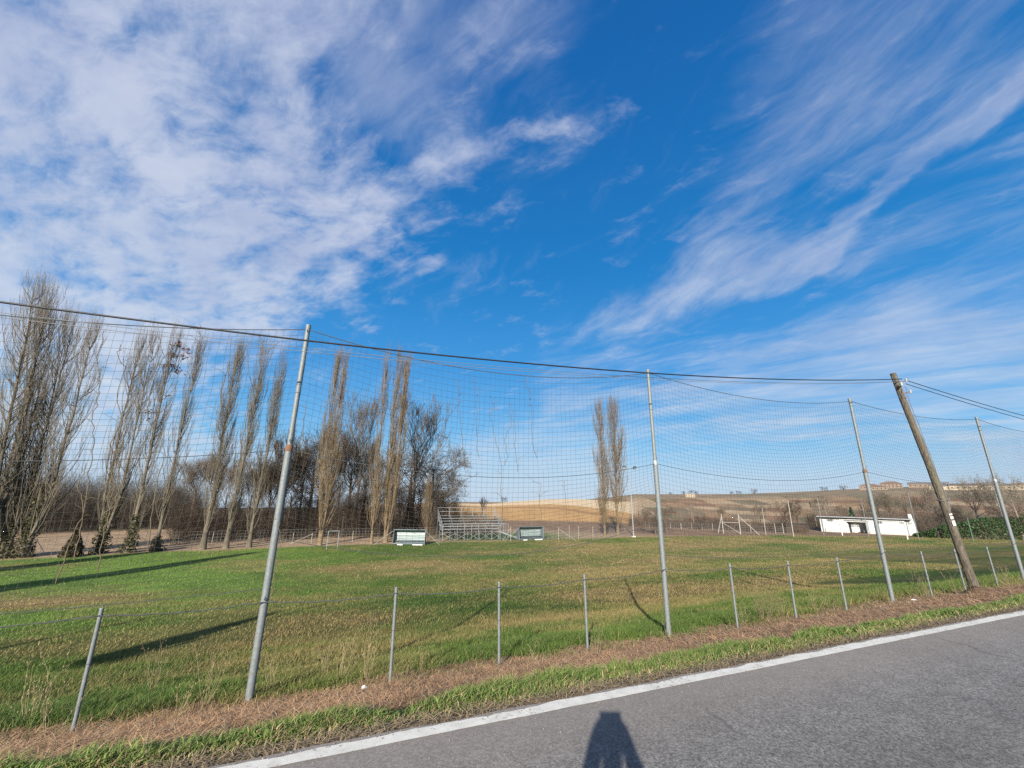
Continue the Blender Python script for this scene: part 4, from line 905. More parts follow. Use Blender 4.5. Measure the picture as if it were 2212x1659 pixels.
# hedge
def build_hedge():
    A = Vector((83.5, 38.2)); 
    pts = [Vector((84.6, 38.4)), Vector((84.2, 35.3)), Vector((86.8, 32.0)), Vector((92.0, 29.5)), Vector((104.0, 27.0))]
    rg = np.random.default_rng(77); P = []; C = []
    tot = sum((b - a).length for a, b in zip(pts[:-1], pts[1:])); core = MB()
    r = empty('evergreen_hedge', (pts[0].x, pts[0].y, zat(*pts[0])), 'thick dark green leafy hedge standing right of the white building', 'hedge')
    o_ = np.array(r.location)
    acc = 0
    for a, b in zip(pts[:-1], pts[1:]):
        L = (b - a).length; n = int(2600 * L / 3); u = rg.random(n); dirv = (b - a) / L; nv = Vector((-dirv.y, dirv.x))
        hh = np.interp(acc + u * L, [0, 2, 4, 8, 16, 30], [.5, 1.0, 2.1, 2.9, 3.2, 3.3]) * (.85 + .3 * fbm((acc + u * L) * .9, u * 0, 5))
        w = rg.choice([-1, 1], n) * rg.uniform(.4, 1.0, n); v = rg.random(n) ** .7; w *= np.where(v > .85, .8, 1)
        x = a.x + dirv.x * u * L + nv.x * w * .9; y = a.y + dirv.y * u * L + nv.y * w * .9
        P.append(np.stack([x, y, terrain(x, y) + v * hh], 1)); acc += L
        for j in range(max(1, int(L))):
            c = a + (b - a) * ((j + .5) / max(1, int(L))); h = float(np.interp(acc - L + (c - a).length, [0, 2, 4, 8, 16, 30], [.3, .7, 1.7, 2.4, 2.7, 2.8]))
            core.box((c.x - o_[0], c.y - o_[1], zat(c.x, c.y) - o_[2] + h / 2), (1.15, .9, h), math.atan2(dirv.y, dirv.x))
    P = np.concatenate(P) - o_; col = np.array([.030, .060, .018]) * rg.uniform(.5, 2.0, (len(P), 1)) * (.7 + .6 * fbm(P[:, 0] * .8, P[:, 2] * .9, 6))[:, None]
    link('foliage', leaf_quads('foliage', P, .13, col, rg), M['leaf'], r); core.build('twigs', M['bark_dark'], r)
build_hedge()

# ------------------------------------------------------------------ pitch furniture
def frame_of(A, B):                       # local frame: x from A to B, y away from the camera
    d = (B - A); d.z = 0; L = d.length; return math.atan2(d.y, d.x), L
def dugout(pa, pb, label):
    A, B = G(*pa), G(*pb); rz, L = frame_of(A, B); A.z = (zat(A.x, A.y) + zat(B.x, B.y)) / 2; L = 3.6; H = 1.62; D = .95
    r = empty('dugout', A, label, 'dugout', 'team dugouts on the far touchline', rz)
    curve = [(.30, H), (D * .62, H - .03), (D * .80, H - .12), (D * .95, H - .34), (D, H - .7), (D, .22)]
    for x in (.0, L - .05):
        mb = MB(); prof_ = [(0, .06)] + curve + [(D, .06)]
        V = [(x, y, z) for y, z in prof_] + [(x + .05, y, z) for y, z in prof_]; n = len(prof_)
        mb.add(V, [tuple(range(n)), tuple(range(n, 2 * n))[::-1]] + [(i, (i + 1) % n, (i + 1) % n + n, i + n) for i in range(n)]); mb.build('side_panel', M['panel_blue_grey'], r)
    mb = MB(); n = 22; u = np.linspace(0, 1, n * 2)
    cy = np.array(curve); ln = np.concatenate([[0], np.cumsum(np.hypot(*np.diff(cy, axis=0).T))]); yy = np.interp(u * ln[-1], ln, cy[:, 0]); zz = np.interp(u * ln[-1], ln, cy[:, 1])
    V = []; 
    for i in range(n * 2):
        off = .018 if i % 4 < 2 else 0
        for x in (.06, L - .06): V.append((x, yy[i] - off, zz[i] - off * .3))
    mb.add(V, [(2 * i, 2 * i + 1, 2 * i + 3, 2 * i + 2) for i in range(n * 2 - 1)]); mb.build('ribbed_back', M['ribbed_sheet'], r)
    mb = MB(); mb.tube([(0, .27, H), (L, .27, H)], .045, 10); mb.build('roof_edge', M['panel_blue_grey'], r)
    for x in (.03, L - .03): MB().tube([(x, -.04, 0), (x, .24, H)], .032, 8).build('front_upright', M['galvanised'], r)
    MB().tube([(L / 2, .9, .2), (L / 2, 1.1, .7), (L / 2, .93, 1.2)], .02, 6).build('centre_rib', M['panel_blue_grey'], r)
    mb = MB(); mb.box((L / 2, .72, .42), (L - .2, .34, .04)); mb.box((L / 2, .82, .30), (L - .3, .05, .2)); mb.build('bench', M['panel_blue_grey'], r)
    MB().box((L / 2, .0, .17), (L - .1, .06, .10)).build('bottom_rail', M['panel_blue_grey'], r)
    for x, w in ((.85, .6), (L - .8, 1.1)): MB().box((x, .12, .055), (w, .28, .13)).build('base_block', M['white_paint'], r, .01)
    MB().box((L - .42, .93, 1.16), (.34, .012, .17)).build('small_sign', M['white_paint'], r)
    for x0, x1 in ((-.0, -2.1), (L, L + 1.7)):
        MB().tube([(x0, .1, H - .1), (x1, .2, .0)], .022, 6).build('guy_strut', M['galvanised_light'], r)
    return r
dugout((847, 1178), (915, 1178), 'left dugout shelter with ribbed grey back, standing before the dense golden poplar')
dugout((1122, 1168), (1182, 1166), 'right dugout shelter with ribbed grey back, standing before the ochre hill')

def bleacher():
    A = G(955, 1170); B = G(1072, 1167); rz, L = frame_of(A, B); A.z = zat(A.x, A.y); L = 7.9
    r = empty('bleacher_stand', A, 'galvanised metal spectator stand with rows of plank seats and a side stair', 'grandstand', None, rz)
    g = M['galvanised_light']; rows = 6; z0 = 1.0; dz = .30; dy = .55
    for k in range(rows):
        y = .35 + dy * k; z = z0 + dz * k
        MB().box((L / 2, y, z + .36), (L - .1, .26, .035)).build('seat_plank', g, r)
        MB().box((L / 2, y + .28, z), (L - .1, .30, .03)).build('foot_plank', g, r)
    nb = 6
    for i in range(nb):
        x = L * i / (nb - 1); yb = .35 + dy * rows
        mb = MB(); t = .05
        mb.bar((x, 0, 0), (x, 0, z0 + .1), t); mb.bar((x, yb, 0), (x, yb, z0 + dz * rows + .1), t); mb.bar((x, 0, .08), (x, yb, .08), t)
        mb.bar((x, 0, z0), (x, yb, z0 + dz * rows), t + .01); mb.bar((x, yb, .1), (x, 0, z0 - .1), .035)
        mb.bar((x, yb * .5, .08), (x, yb * .5, z0 + dz * rows * .5), t)
        for k in range(rows): mb.bar((x, .35 + dy * k, z0 + dz * k), (x, .35 + dy * k, z0 + dz * k + .36), .04)
        mb.build('support_frame', M['galvanised'], r)
    for i in range(nb - 1):
        xa, xb = L * i / (nb - 1), L * (i + 1) / (nb - 1)
        for y in (-.03, .35 + dy * rows + .04):
            MB().bar((xa, y, .12), (xb, y, z0 - .05), .03).build('cross_brace', g, r); MB().bar((xa, y + .04, z0 - .05), (xb, y + .04, .12), .03).build('cross_brace', g, r)
    # front guard rail
    mb = MB()
    for z in (z0 + .45, z0 + .78, z0 + 1.0): mb.bar((0, -.1, z), (L * .92, -.1, z), .035)
    for i in range(9): mb.bar((L * .92 * i / 8, -.1, .1), (L * .92 * i / 8, -.1, z0 + 1.0), .035)
    mb.build('front_rail', g, r)
    yb = .35 + dy * rows + .1; zt = z0 + dz * rows
    mb = MB()
    for z in (zt + .55, zt + 1.05): mb.bar((0, yb, z), (L, yb, z), .04)
    for i in range(6): mb.bar((L * i / 5, yb, zt - .2), (L * i / 5, yb, zt + 1.05), .045)
    mb.build('back_rail', g, r)
    for x in (-.06, L + .06):
        mb = MB()
        for o in (.55, 1.0): mb.bar((x, 0, z0 + o), (x, yb, zt + o), .04)
        for k in range(5): y = yb * k / 4; z = z0 + (zt - z0) * k / 4; mb.bar((x, y, z - .2), (x, y, z + 1.0), .04)
        mb.build('side_rail', g, r)
    mb = MB(); e = L * .93
    st = MB(); st.bar((e + .1, -.4, z0), (e + 2.9, -.4, .06), .06, .16); st.build('stair_stringer', g, r); st = MB(); st.bar((e + .1, .5, z0), (e + 2.9, .5, .06), .06, .16); st.build('stair_stringer', g, r)
    for k in range(6): MB().box((e + .5 + .42 * k, .05, z0 - .14 - .15 * k), (.27, .84, .03)).build('stair_tread', g, r)
    mb = MB()
    for y in (-.4, .5):
        mb.bar((e, y, z0 + 1.0), (e + 1.1, y, z0 + .95), .035); mb.bar((e + 1.1, y, .1), (e + 1.1, y, z0 + .95), .035)
    mb.bar((e, -.4, 0), (e, -.4, z0 + 1.0), .04); mb.build('stair_rail', g, r)
bleacher()

def goal(P, Q, H, depth, label, name='goal_frame', rad=.055, gm='white_paint'):
    P = Vector(P); Q = Vector(Q); P.z = zat(P.x, P.y); Q.z = zat(Q.x, Q.y)
    r = empty(name, P, label, 'goal'); d = Q - P
    for c in (Vector(), d): MB().tube([c + Vector((0, 0, -.1)), c + Vector((0, 0, H))], rad, 12).build('goalpost', M[gm], r)
    MB().tube([Vector((0, 0, H)), d + Vector((0, 0, H))], rad, 12).build('crossbar', M[gm], r)
    if depth:
        n = Vector((-d.y, d.x, 0)).normalized() * depth
        for c in (Vector(), d): MB().tube([c + Vector((0, 0, H)), c + n * .5 + Vector((0, 0, H - .05)), c + n + Vector((0, 0, .0))], .02, 8).build('net_stay', M['white_paint'], r)
    return r
goal((74.5, 43.2, 0), (75.2, 35.2, 0), 2.42, 0, 'white football goal standing in front of the low white building', 'football_goal', .08)
A = G(705, 1187); B = G(722, 1186); goal((A.x, A.y, 0), (A.x + 1.0, A.y + .1, 0), 1.75, 0, 'small pale tube frame standing right of the brushy golden poplar foot', 'tube_frame', .035, 'galvanised_light')

def floodlight():
    B = at_dist(1369, 1160, 64.0); B.z = zat(B.x, B.y); T = at_dist(1361, 1012, 64.0); H = T.z - B.z
    r = empty('floodlight_mast', B, 'slim floodlight mast with two black lamps beside the fuller lone poplar', 'floodlight')
    MB().tube([(0, 0, -.1), (0, 0, H * .5), (0, 0, H)], [.085, .065, .045], 12).build('mast', M['galvanised_light'], r)
    MB().tube([(-.75, .3, H), (.75, -.3, H)], .03, 8).build('cross_arm', M['galvanised_light'], r)
    MB().box((0, 0, .08), (.4, .4, .2)).build('base', M['concrete'], r, .01)
    for s_ in (-1, 1):
        mb = MB(); X = Matrix.Translation((s_ * .72, -s_ * .29, H + .1)) @ Matrix.Rotation(s_ * .5 - .3, 4, 'Z') @ Matrix.Rotation(.7, 4, 'X')
        mb.box((0, 0, 0), (.52, .20, .44), M=X); mb.box((0, .15, 0), (.24, .12, .24), M=X); h = mb.build('lamp_head', M['lamp_black'], r, .02)
        MB().box((0, -.105, 0), (.44, .012, .36), M=X).build('glass', M['lamp_glass'], h)
floodlight()

def building():
    A = Vector((80.9, 50.2, 0)); dd = Vector((.49, -.872, 0)); e = ray(1972, 1150); t_ = (A.y * e.x - A.x * e.y) / (dd.x * e.y - dd.y * e.x); B = A + dd * t_; rz, L = frame_of(A, B); A.z = zat(A.x, A.y) - .05
    r = empty('changing_room_building', A, 'long low white building with a flat brown roof and a porch beyond the goal', 'building', None, rz)
    H = 2.55; D = 5.5; x1, x2, x3 = L * .25, L * .525, L
    w = MB()
    # left wing with its curved end wall
    w.box((x1 / 2, D / 2, H / 2), (x1, D, H)); w.prism([(x1 + .003, 0), (x1 + 1.0, 0), (x1 + .95, 1.5), (x1 + .75, 1.85), (x1 + .45, 2.05), (x1 + .3, 2.35), (x1 + .003, H - .02)], 0.002, .22)
    w.box(((x2 + x3) / 2, D / 2, H / 2), (x3 - x2, D, H)); w.box(((x1 + x2) / 2, D / 2 + .9, H / 2), (x2 - x1 - .006, D - 1.81, H - .003))
    w.build('wall', M['white_stucco'], r)
    MB().box(((x1 + x2) / 2, .05, 1.98), (x2 - x1, .12, .10)).build('porch_beam', M['white_paint'], r)
    MB().box((L / 2 - .1, D / 2 - .25, H + .11), (L + .5, D + .9, .22)).build('roof', M['roof_brown'], r, .02)
    mb = MB(); mb.box((L / 2 - .1, -.76, H + .12), (L + .6, .10, .14)); mb.build('gutter', M['galvanised_light'], r)
    for x in (.35, x2 + .3, x3 - .5): MB().tube([(x, -.05, H - .02), (x, -.05, .1)], .045, 8).build('downpipe', M['galvanised_light'], r)
    MB().box(((x2 + x3) / 2, -.012, .14), (x3 - x2 - .02, .03, .28)).build('plinth', M['concrete'], r)
    f = MB(); f.prism([(x3 + .003, 0), (x3 + .75, 0), (x3 + .30, H + .95), (x3 - .12, H + .95), (x3 - .12, H + .25), (x3 + .003, H + .25)], .3, .75); f.build('chimney_fin', M['white_stucco'], r)
    for (x, ww, hh, z) in ((x1 * .5, .9, .42, 2.05), (x2 + 1.65, 1.1, .42, 2.02), (x2 + 4.6, .5, .36, 2.05), (x2 + 5.6, .5, .36, 2.05)):
        q = MB().box((x, -.004, z), (ww, .03, hh)).build('window', M['dark_opening'], r)
        for i in range(5): MB().box((x - ww / 2 + ww * (i + .5) / 5, -.03, z), (.045, .03, hh)).build('bar', M['white_paint'], q)
    yb = 1.8
    for x, m_, ww, hh in ((x1 + .85, 'dark_opening', .9, 2.0), (x1 + 2.1, 'door_white', .9, 2.0), (x2 - .75, 'door_white', .9, 2.0)):
        q = MB().box((x, yb - .02, hh / 2), (ww, .05, hh)).build('door', M[m_], r)
        MB().tube([(x + ww * .38, yb - .07, 1.0), (x + ww * .38, yb - .07, 1.12)], .02, 6).build('handle', M['dark_opening'], q)
    MB().box((x2 + .06, .9, H - .45), (.02, .9, .4)).build('dark_recess', M['dark_opening'], r)
    b = MB(); b.tube([(x2 - .45, .55, 0), (x2 - .45, .55, .05), (x2 - .45, .55, .62), (x2 - .45, .55, .66)], [.20, .24, .28, .10], 12)
    o = b.build('waste_bin', M['lamp_black']); o.location = A; o.rotation_euler = (0, 0, rz); tag(o, 'small black bin standing in the porch of the white building', 'bin')
building()

# ---- posts beyond the pitch
def simple_post(px, pyb, pyt, dist, r_, label, group, m='post_pale', name='fence_pole', ptx=None, strut=None):
    B = at_dist(px, pyb, dist); B.z = zat(B.x, B.y); T = at_dist(ptx if ptx else px, pyt, dist)
    r = empty(name, B, label, 'fence pole', group); H = T.z - B.z
    MB().tube([(0, 0, -.2), (0, 0, H * .5), (0, 0, H)], [r_, r_ * .95, r_ * .85], 10).build('pole', M[m], r)
    MB().tube([(0, 0, H - .03), (0, 0, H + .03)], [r_ * 1.1, r_ * .7], 10).build('cap', M[m], r)
    for s_ in (strut or []):
        e = at_dist(s_[0], s_[1], dist + (s_[2] if len(s_) > 2 else 0)); e.z = zat(e.x, e.y)
        e = e - B; h = H * .93; MB().tube([(0, 0, h), (e.x, e.y, e.z - .02)], r_ * .7, 8).build('brace', M[m], r)
    return B, H
gA = 'braced posts of the fence behind the far right corner'
b1 = simple_post(1563, 1152, 1111, 78, .07, 'pale braced fence pole, left one of the pair left of the large dark bare tree', gA, strut=[(1551, 1150)])
b2 = simple_post(1600, 1154, 1112, 78, .07, 'pale fence pole with a long brace running down to the right', gA, strut=[(1641, 1156)])
simple_post(1654.6, 1155.6, 1097, 78, .06, 'tall pale pole just left of the large dark bare tree', 'tall thin poles around the goal end', ptx=1645)
simple_post(1714.3, 1158, 1081, 78, .06, 'tall pale pole in front of the large dark bare tree', 'tall thin poles around the goal end', ptx=1700)
simple_post(1780, 1156, 1077, 84, .05, 'tall thin grey pole before the left wing of the white building', 'tall thin poles around the goal end', m='galvanised', ptx=1765)
simple_post(1877, 1160, 1076, 84, .05, 'tall thin grey pole before the porch of the white building', 'tall thin poles around the goal end', m='galvanised', ptx=1862)
simple_post(1984, 1160, 1064, 82, .05, 'tall thin grey pole by the right end of the white building', 'tall thin poles around the goal end', m='galvanised', ptx=1958)
simple_post(2173, 1142, 1055, 95, .05, 'tall thin pale pole rising behind the hedge near the right edge', 'tall thin poles around the goal end', m='galvanised_light', ptx=2148)
simple_post(2104, 1172, 1120, 84, .04, 'thin greenish tube pole just left of the wooden pole foot, before the hedge', 'tall thin poles around the goal end', m='green_net', ptx=2092)
gB = 'low posts of the farm fence'
for i, (px, lb) in enumerate([(1403, 'right of the floodlight mast'), (1425, 'just left of the middle net pole'), (1449, 'just right of the middle net pole'), (1472, 'second right of the middle net pole'), (1495, 'third right of the middle net pole'), (1517, 'fourth right of the middle net pole'), (1540, 'just left of the braced pair'),
     (1622, 'between the braced pair and the tall pale pole'), (1675, 'between the two tall pale poles'), (1692, 'close left of the pole before the dark tree')]):
    simple_post(px, 1146, 1131, 84, .05, 'low pale fence post ' + lb, gB, name='farm_fence_post')
gC = 'thin posts of the wire fence along the poplars'
for px, pb, pt, ds, st, lb in [(70, 1200, 1165, 55, [(100, 1200)], 'thin fence post with a slanting brace right of the leftmost poplar base'), (455, 1186, 1150, 56, None, 'thin pale fence post among the narrow poplars'), (557, 1184, 1145, 55, None, 'thin pale fence post close left of the thick net pole'),
      (630, 1182, 1152, 54, None, 'thin pale fence post just right of the thick net pole'), (671, 1181, 1152, 54, [(630, 1150)], 'thin fence post with a pale slanting rail left of the golden poplars'), (760, 1176, 1147, 54, None, 'thin pale fence post between the golden poplars'),
      (1103, 1168, 1138, 54, [(1085, 1168)], 'thin pale post between the stand and the right dugout'), (1207, 1164, 1140, 56, [(1245, 1164)], 'thin pale braced post right of the right dugout'), (1230, 1163, 1135, 58, None, 'thin grey post left of the lone poplars'), (1250, 1162, 1136, 58, None, 'thin grey post just left of the lone poplars'), (1281, 1160, 1138, 58, None, 'thin pale post touching the lone poplars on their left')]:
    simple_post(px, pb, pt, ds, .03, lb, gC, name='wire_fence_post', strut=st)
def wire_mesh_fence(pts, H, label, cell=.35, nrow=5, r=.010):
    P = [Vector((p[0], p[1], zat(p[0], p[1]))) for p in pts]; root = empty('wire_fence', P[0], label, 'fence'); S = []; o_ = np.array(P[0])
    for a, b in zip(P[:-1], P[1:]):
        L = (b - a).length; n = max(2, int(L / cell)); u = np.linspace(0, 1, n + 1)[:, None]; p = np.array(a) * (1 - u) + np.array(b) * u; p[:, 2] = terrain(p[:, 0], p[:, 1]); p = p - o_
        S.append((p, p + [0, 0, H], np.full(n + 1, r * .7), np.full(n + 1, r * .7)))
        for k in range(nrow):
            q = p + [0, 0, H * (k + 1) / nrow]; S.append((q[:-1], q[1:], np.full(n, r), np.full(n, r)))
    link('wire', segs_mesh('wire', S), M['mesh_wire'], root)
def gp(px, py, ds): q = at_dist(px, py, ds); return (q.x, q.y)
wire_mesh_fence([gp(1390, 1150, 72), gp(1440, 1148, 80), gp(1540, 1148, 82), gp(1563, 1152, 78), gp(1600, 1154, 78), gp(1654, 1155, 78), gp(1714, 1158, 78)], 1.3, 'low wire fence running behind the right half of the pitch')
wire_mesh_fence([gp(-60, 1208, 55), gp(70, 1200, 55), gp(300, 1192, 55), gp(455, 1186, 55), gp(557, 1184, 54.5), gp(671, 1181, 54), gp(760, 1176, 54), gp(940, 1172, 55)], 1.5, 'thin wire fence behind the poplars on the far touchline', r=.007)
wire_mesh_fence([gp(1075, 1168, 55), gp(1103, 1168, 55), gp(1207, 1164, 57), gp(1280, 1160, 59), gp(1369, 1156, 66)], 1.2, 'thin wire fence right of the metal stand', r=.007)
# gate rails between the two braced poles
o = MB().tube([(0, 0, 1.75), tuple((b2[0] - b1[0]) + Vector((0, 0, 1.75)))], .04, 8).tube([(0, 0, 1.7), tuple((b2[0] - b1[0]) + Vector((0, 0, .1)))], .03, 8).build('gate_rail', M['post_pale']); o.location = b1[0]
tag(o, 'pale horizontal rail and diagonal joining the pair of braced fence poles', 'rail')
# green windbreak behind hedge
P = at_dist(2040, 1150, 101); Q = at_dist(2104, 1148, 98); d = Q - P; mb = MB(); mb.box((d.x / 2, d.y / 2, 0), (math.hypot(d.x, d.y), .04, 2.0), math.atan2(d.y, d.x)); o = mb.build('windbreak_net', M['green_net']); o.location = (P.x, P.y, zat(P.x, P.y) + 1.0)
tag(o, 'green windbreak netting panel visible above the hedge left of the wooden pole', 'netting')
# ---- farmhouses on the crest
def farmhouse(px, pyb, dist, w, d_, h, roof, wall, label, rz=0, eaves=.5, n_win=5, hip=True):
    B = at_dist(px, pyb, dist); B.z = zat(B.x, B.y)
    dz_ = 0
    r = empty('farmhouse', (B.x, B.y, B.z), label, 'house', 'farmhouses along the hill crest', math.atan2(-B.x, B.y) * 1.0 + rz)
    MB().box((0, 0, h / 2 - 1), (w, d_, h + 2)).build('wall', M[wall], r)
    rh = min(w, d_) * .22; e = eaves; x, y = w / 2 + e, d_ / 2 + e; k = y if hip else 0
    mb = MB(); mb.add([(-x, -y, h), (x, -y, h), (x, y, h), (-x, y, h), (-x + k, 0, h + rh), (x - k, 0, h + rh)], [(0, 1, 5, 4), (2, 3, 4, 5), (1, 2, 5), (3, 0, 4), (3, 2, 1, 0)]); f = mb.build('roof', M[roof], r)
    MB().box((w * .2, 0, h + rh), (.9, .9, 1.6)).build('chimney', M[wall], f)
    for i in range(n_win):
        for zz in ([h * .3, h * .72] if h > 5 else [h * .5]): MB().box((-w / 2 + w * (i + .5) / n_win, -d_ / 2 - .03, zz), (1.1, .1, 1.5)).build('window', M['dark_opening'], r)
farmhouse(1881, 1056, 760, 24, 14, 4.6, 'tile_roof', 'house_wall', 'reddish farmhouse with tiled hip roof, left one on the crest behind the net pole', n_win=6)
farmhouse(1900, 1058, 730, 16, 8, 4, 'tile_roof', 'house_wall', 'low tiled annex beside the reddish farmhouse on the crest', n_win=4)
farmhouse(1925, 1050, 800, 24, 15, 6.2, 'tile_roof', 'house_wall', 'tallest reddish farmhouse with tiled hip roof on the crest left of the wooden pole', n_win=6)
farmhouse(2005, 1050, 810, 40, 12, 4.5, 'slate', 'house_wall', 'long low dark roofed farm building on the crest at the wooden pole', n_win=8, hip=False)
farmhouse(2037, 1058, 700, 22, 10, 4, 'slate', 'house_pale', 'pale farmhouse with dark roof seen just left of the wooden pole', n_win=5, hip=False)
farmhouse(2098, 1056, 700, 34, 12, 4.6, 'slate', 'house_pale', 'long pale farmhouse with dark roof just right of the wooden pole', n_win=7, hip=False)
farmhouse(2172, 1054, 720, 40, 11, 4, 'slate', 'house_pale', 'long low pale farmhouse on the crest behind the rightmost net pole', n_win=8, hip=False)
farmhouse(2215, 1052, 700, 20, 12, 5, 'tile_roof', 'house_pale', 'pale farmhouse with reddish roof on the crest at the right edge', n_win=4)
farmhouse(1492, 1078, 560, 11, 6, 3.0, 'stone_pale', 'stone_pale', 'pale ruined stone house on the slope right of the middle net pole', n_win=4, hip=False, eaves=.1)

# ------------------------------------------------------------------ grass, straw, weeds
def blades(S, N, H, Wd, cols, lean_amt, rg, seg2=True, wind=(0.3, -.1), sink=.005):
    n = len(S); Z = terrain(S, N) - sink; P = np.stack([S, N, Z], 1); a = rg.uniform(0, 2 * np.pi, n); side = np.stack([np.cos(a), np.sin(a), 0 * a], 1) * (Wd / 2)[:, None]
    b = rg.uniform(0, 2 * np.pi, n); ld = np.stack([np.cos(b) + wind[0], np.sin(b) + wind[1], 0 * b], 1) * (lean_amt * rg.uniform(.3, 1.3, n) * H)[:, None]
    up = np.array([0, 0, 1.]) * H[:, None]
    if seg2:
        V = np.stack([P - side, P + side, P + up * .6 + ld * .35 - side * .8, P + up * .6 + ld * .35 + side * .8, P + up * np.clip(1 - lean_amt * .25, .5, 1) + ld], 1).reshape(-1, 3); k = 5
        i = (np.arange(n) * 5)[:, None]; F = [i + np.array([[0, 1, 3, 2]]), i + np.array([[2, 3, 4]])]
    else:
        V = np.stack([P - side, P + side, P + up + ld], 1).reshape(-1, 3); k = 3; F = [(np.arange(n) * 3)[:, None] + np.array([[0, 1, 2]])]
    return V, F, np.repeat(cols, k, axis=0)
def merge_blades(name, parts, label, m='blade'):
    V = []; Q = []; T = []; C = []; b = 0
    for v, F, c in parts:
        V.append(v); C.append(c)
        for f in F: (Q if f.shape[1] == 4 else T).append(f + b)
        b += len(v)
    Fs = [np.concatenate(x) for x in (Q, T) if x]
    return tag(link(name, np_mesh(name, np.concatenate(V), Fs, col=np.concatenate(C)), M[m]), label, kind='stuff')
rg = np.random.default_rng(5)
def vary(c, rg, lo=.7, hi=1.35):
    n = len(c); c = c * rg.uniform(lo, hi, (n, 1)); y = rg.random((n, 1)) < .05; return np.where(y, np.array([.34, .27, .13]) * rg.uniform(.6, 1.2, (n, 1)), c)
parts = []
def zone(s0, s1, n0, n1, cnt, h, w, lean, seg2, hvar=.5):
    S = rg.uniform(s0, s1, cnt); N = rg.uniform(n0, n1, cnt)
    # keep what the view wedge can hold
    az = np.degrees(np.arctan2(S, N)); k = (az > -36) & (az < 80); mw = mulch_w(S, N); k &= rg.random(cnt) > mw * .93; k &= N < field_edge(S) + .6
    cl = fbm(S * 2.2, N * 2.2, 201, 3); k &= rg.random(cnt) < .35 + 1.2 * cl
    S, N, cl = S[k], N[k], cl[k]; d = dryness(S, N)
    c = grass_col(S, N); dry = rg.random(len(S)) < d * .55; c = np.where(dry[:, None], DRY * rg.uniform(.8, 1.4, (len(S), 1)), c)
    H = h * (1 - hvar + 2 * hvar * rg.random(len(S))) * (.55 + .9 * cl) * (1 + .8 * np.exp(-((N - 8.0) / 1.1) ** 2)); W_ = w * rg.uniform(.6, 1.4, len(S))
    parts.append(blades(S, N, H, W_, vary(c, rg), lean, rg, seg2))
zone(-6, 12, 6.4, 9.5, 150000, .085, .006, .8, True)
zone(-9, 22, 9.5, 15, 170000, .075, .009, .8, False)
zone(-16, 40, 15, 27, 170000, .065, .016, .8, False)
zone(12, 30, 6.6, 9.5, 50000, .10, .010, .8, False)
zone(-30, 90, 27, 50.8, 150000, .06, .035, .9, False)
merge_blades('field_grass', parts, 'patchy green and straw coloured grass of the football pitch')
# lush verge band
parts = []
def verge(s0, s1, n0, n1, cnt, h, w):
    S = rg.uniform(s0, s1, cnt); N = n0 + (n1 - n0) * rg.beta(2.0, 1.8, cnt)
    cl = fbm(S * 1.6, N * 2.6, 211, 4); hi = 4.10 + .8 * (fbm(S * 1.1, S * 0 + .3, 51, 3) - .5); lo = 3.52 + .22 * fbm(S * 1.7, S * 0, 213, 3)
    k = (N < hi + .12) & (N > lo) & (rg.random(cnt) < np.clip(.1 + 1.7 * (cl - .22), 0, 1)); S, N, cl, hi, lo = S[k], N[k], cl[k], hi[k], lo[k]
    edge = np.exp(-((N - lo) / .28) ** 2); H = h * rg.uniform(.45, 1.25, len(S)) * (.45 + 1.3 * cl) * (1 - .55 * edge)
    g = np.array([.085, .15, .035]) * (1 - cl)[:, None] + np.array([.175, .235, .06]) * cl[:, None]; g = g * rg.uniform(.6, 1.35, (len(S), 1)); dr = rg.random(len(S)) < .035 + .42 * edge
    c = np.where(dr[:, None], np.array([.34, .26, .14]) * rg.uniform(.6, 1.3, (len(S), 1)), g)
    parts.append(blades(S, N, H, w * rg.uniform(.6, 1.4, len(S)), c, .75, rg, True, wind=(.35, -.30)))
verge(-3.5, 6, 3.45, 4.7, 95000, .118, .0076); verge(6, 14, 3.45, 4.7, 50000, .118, .011); verge(14, 34, 3.45, 5.2, 60000, .15, .018)
merge_blades('verge_grass', parts, 'lush green tufted grass along the road edge')
# longer tufts standing proud
def straw(S, N, L, w, cols, rg, tilt=.25):
    n = len(S); Z = terrain(S, N) + rg.uniform(.0, .03, n); a = rg.uniform(0, 2 * np.pi, n); e = rg.uniform(-.1, tilt, n)
    d = np.stack([np.cos(a) * np.cos(e), np.sin(a) * np.cos(e), np.sin(e)], 1); sd = np.stack([-np.sin(a), np.cos(a), 0 * a], 1) * (w / 2)[:, None]
    P = np.stack([S, N, Z], 1); h = np.array([0, 0, 1.]) * (.12 * L)[:, None]
    V = np.stack([P - sd, P + sd, P + d * (L * .5)[:, None] + h * .5 + sd, P + d * (L * .5)[:, None] + h * .5 - sd, P + d * L[:, None] + sd * .6, P + d * L[:, None] - sd * .6], 1).reshape(-1, 3)
    i = (np.arange(n) * 6)[:, None]; return V, [np.concatenate([i + np.array([[0, 1, 2, 3]]), i + np.array([[3, 2, 4, 5]])])], np.repeat(cols, 6, axis=0)
parts = []
for s0, s1, cnt, L, w in ((-4, 5, 52000, .15, .0052), (5, 12, 26000, .15, .007), (12, 22, 18000, .17, .011)):
    S = rg.uniform(s0, s1, cnt); N = rg.uniform(4.3, 7.7, cnt); k = rg.random(cnt) < mulch_w(S, N) * 1.1 + .015; S, N = S[k], N[k]; n = len(S)
    base = np.array([.36, .218, .118]) * (.45 + 1.1 * fbm(S * 3, N * 3, 221, 3))[:, None] * rg.uniform(.55, 1.5, (n, 1)); pale = rg.random((n, 1)) < .12
    parts.append(straw(S, N, L * rg.uniform(.3, 1.2, n), w * rg.uniform(.6, 1.5, n), np.where(pale, np.array([.50, .38, .24]), base), rg))
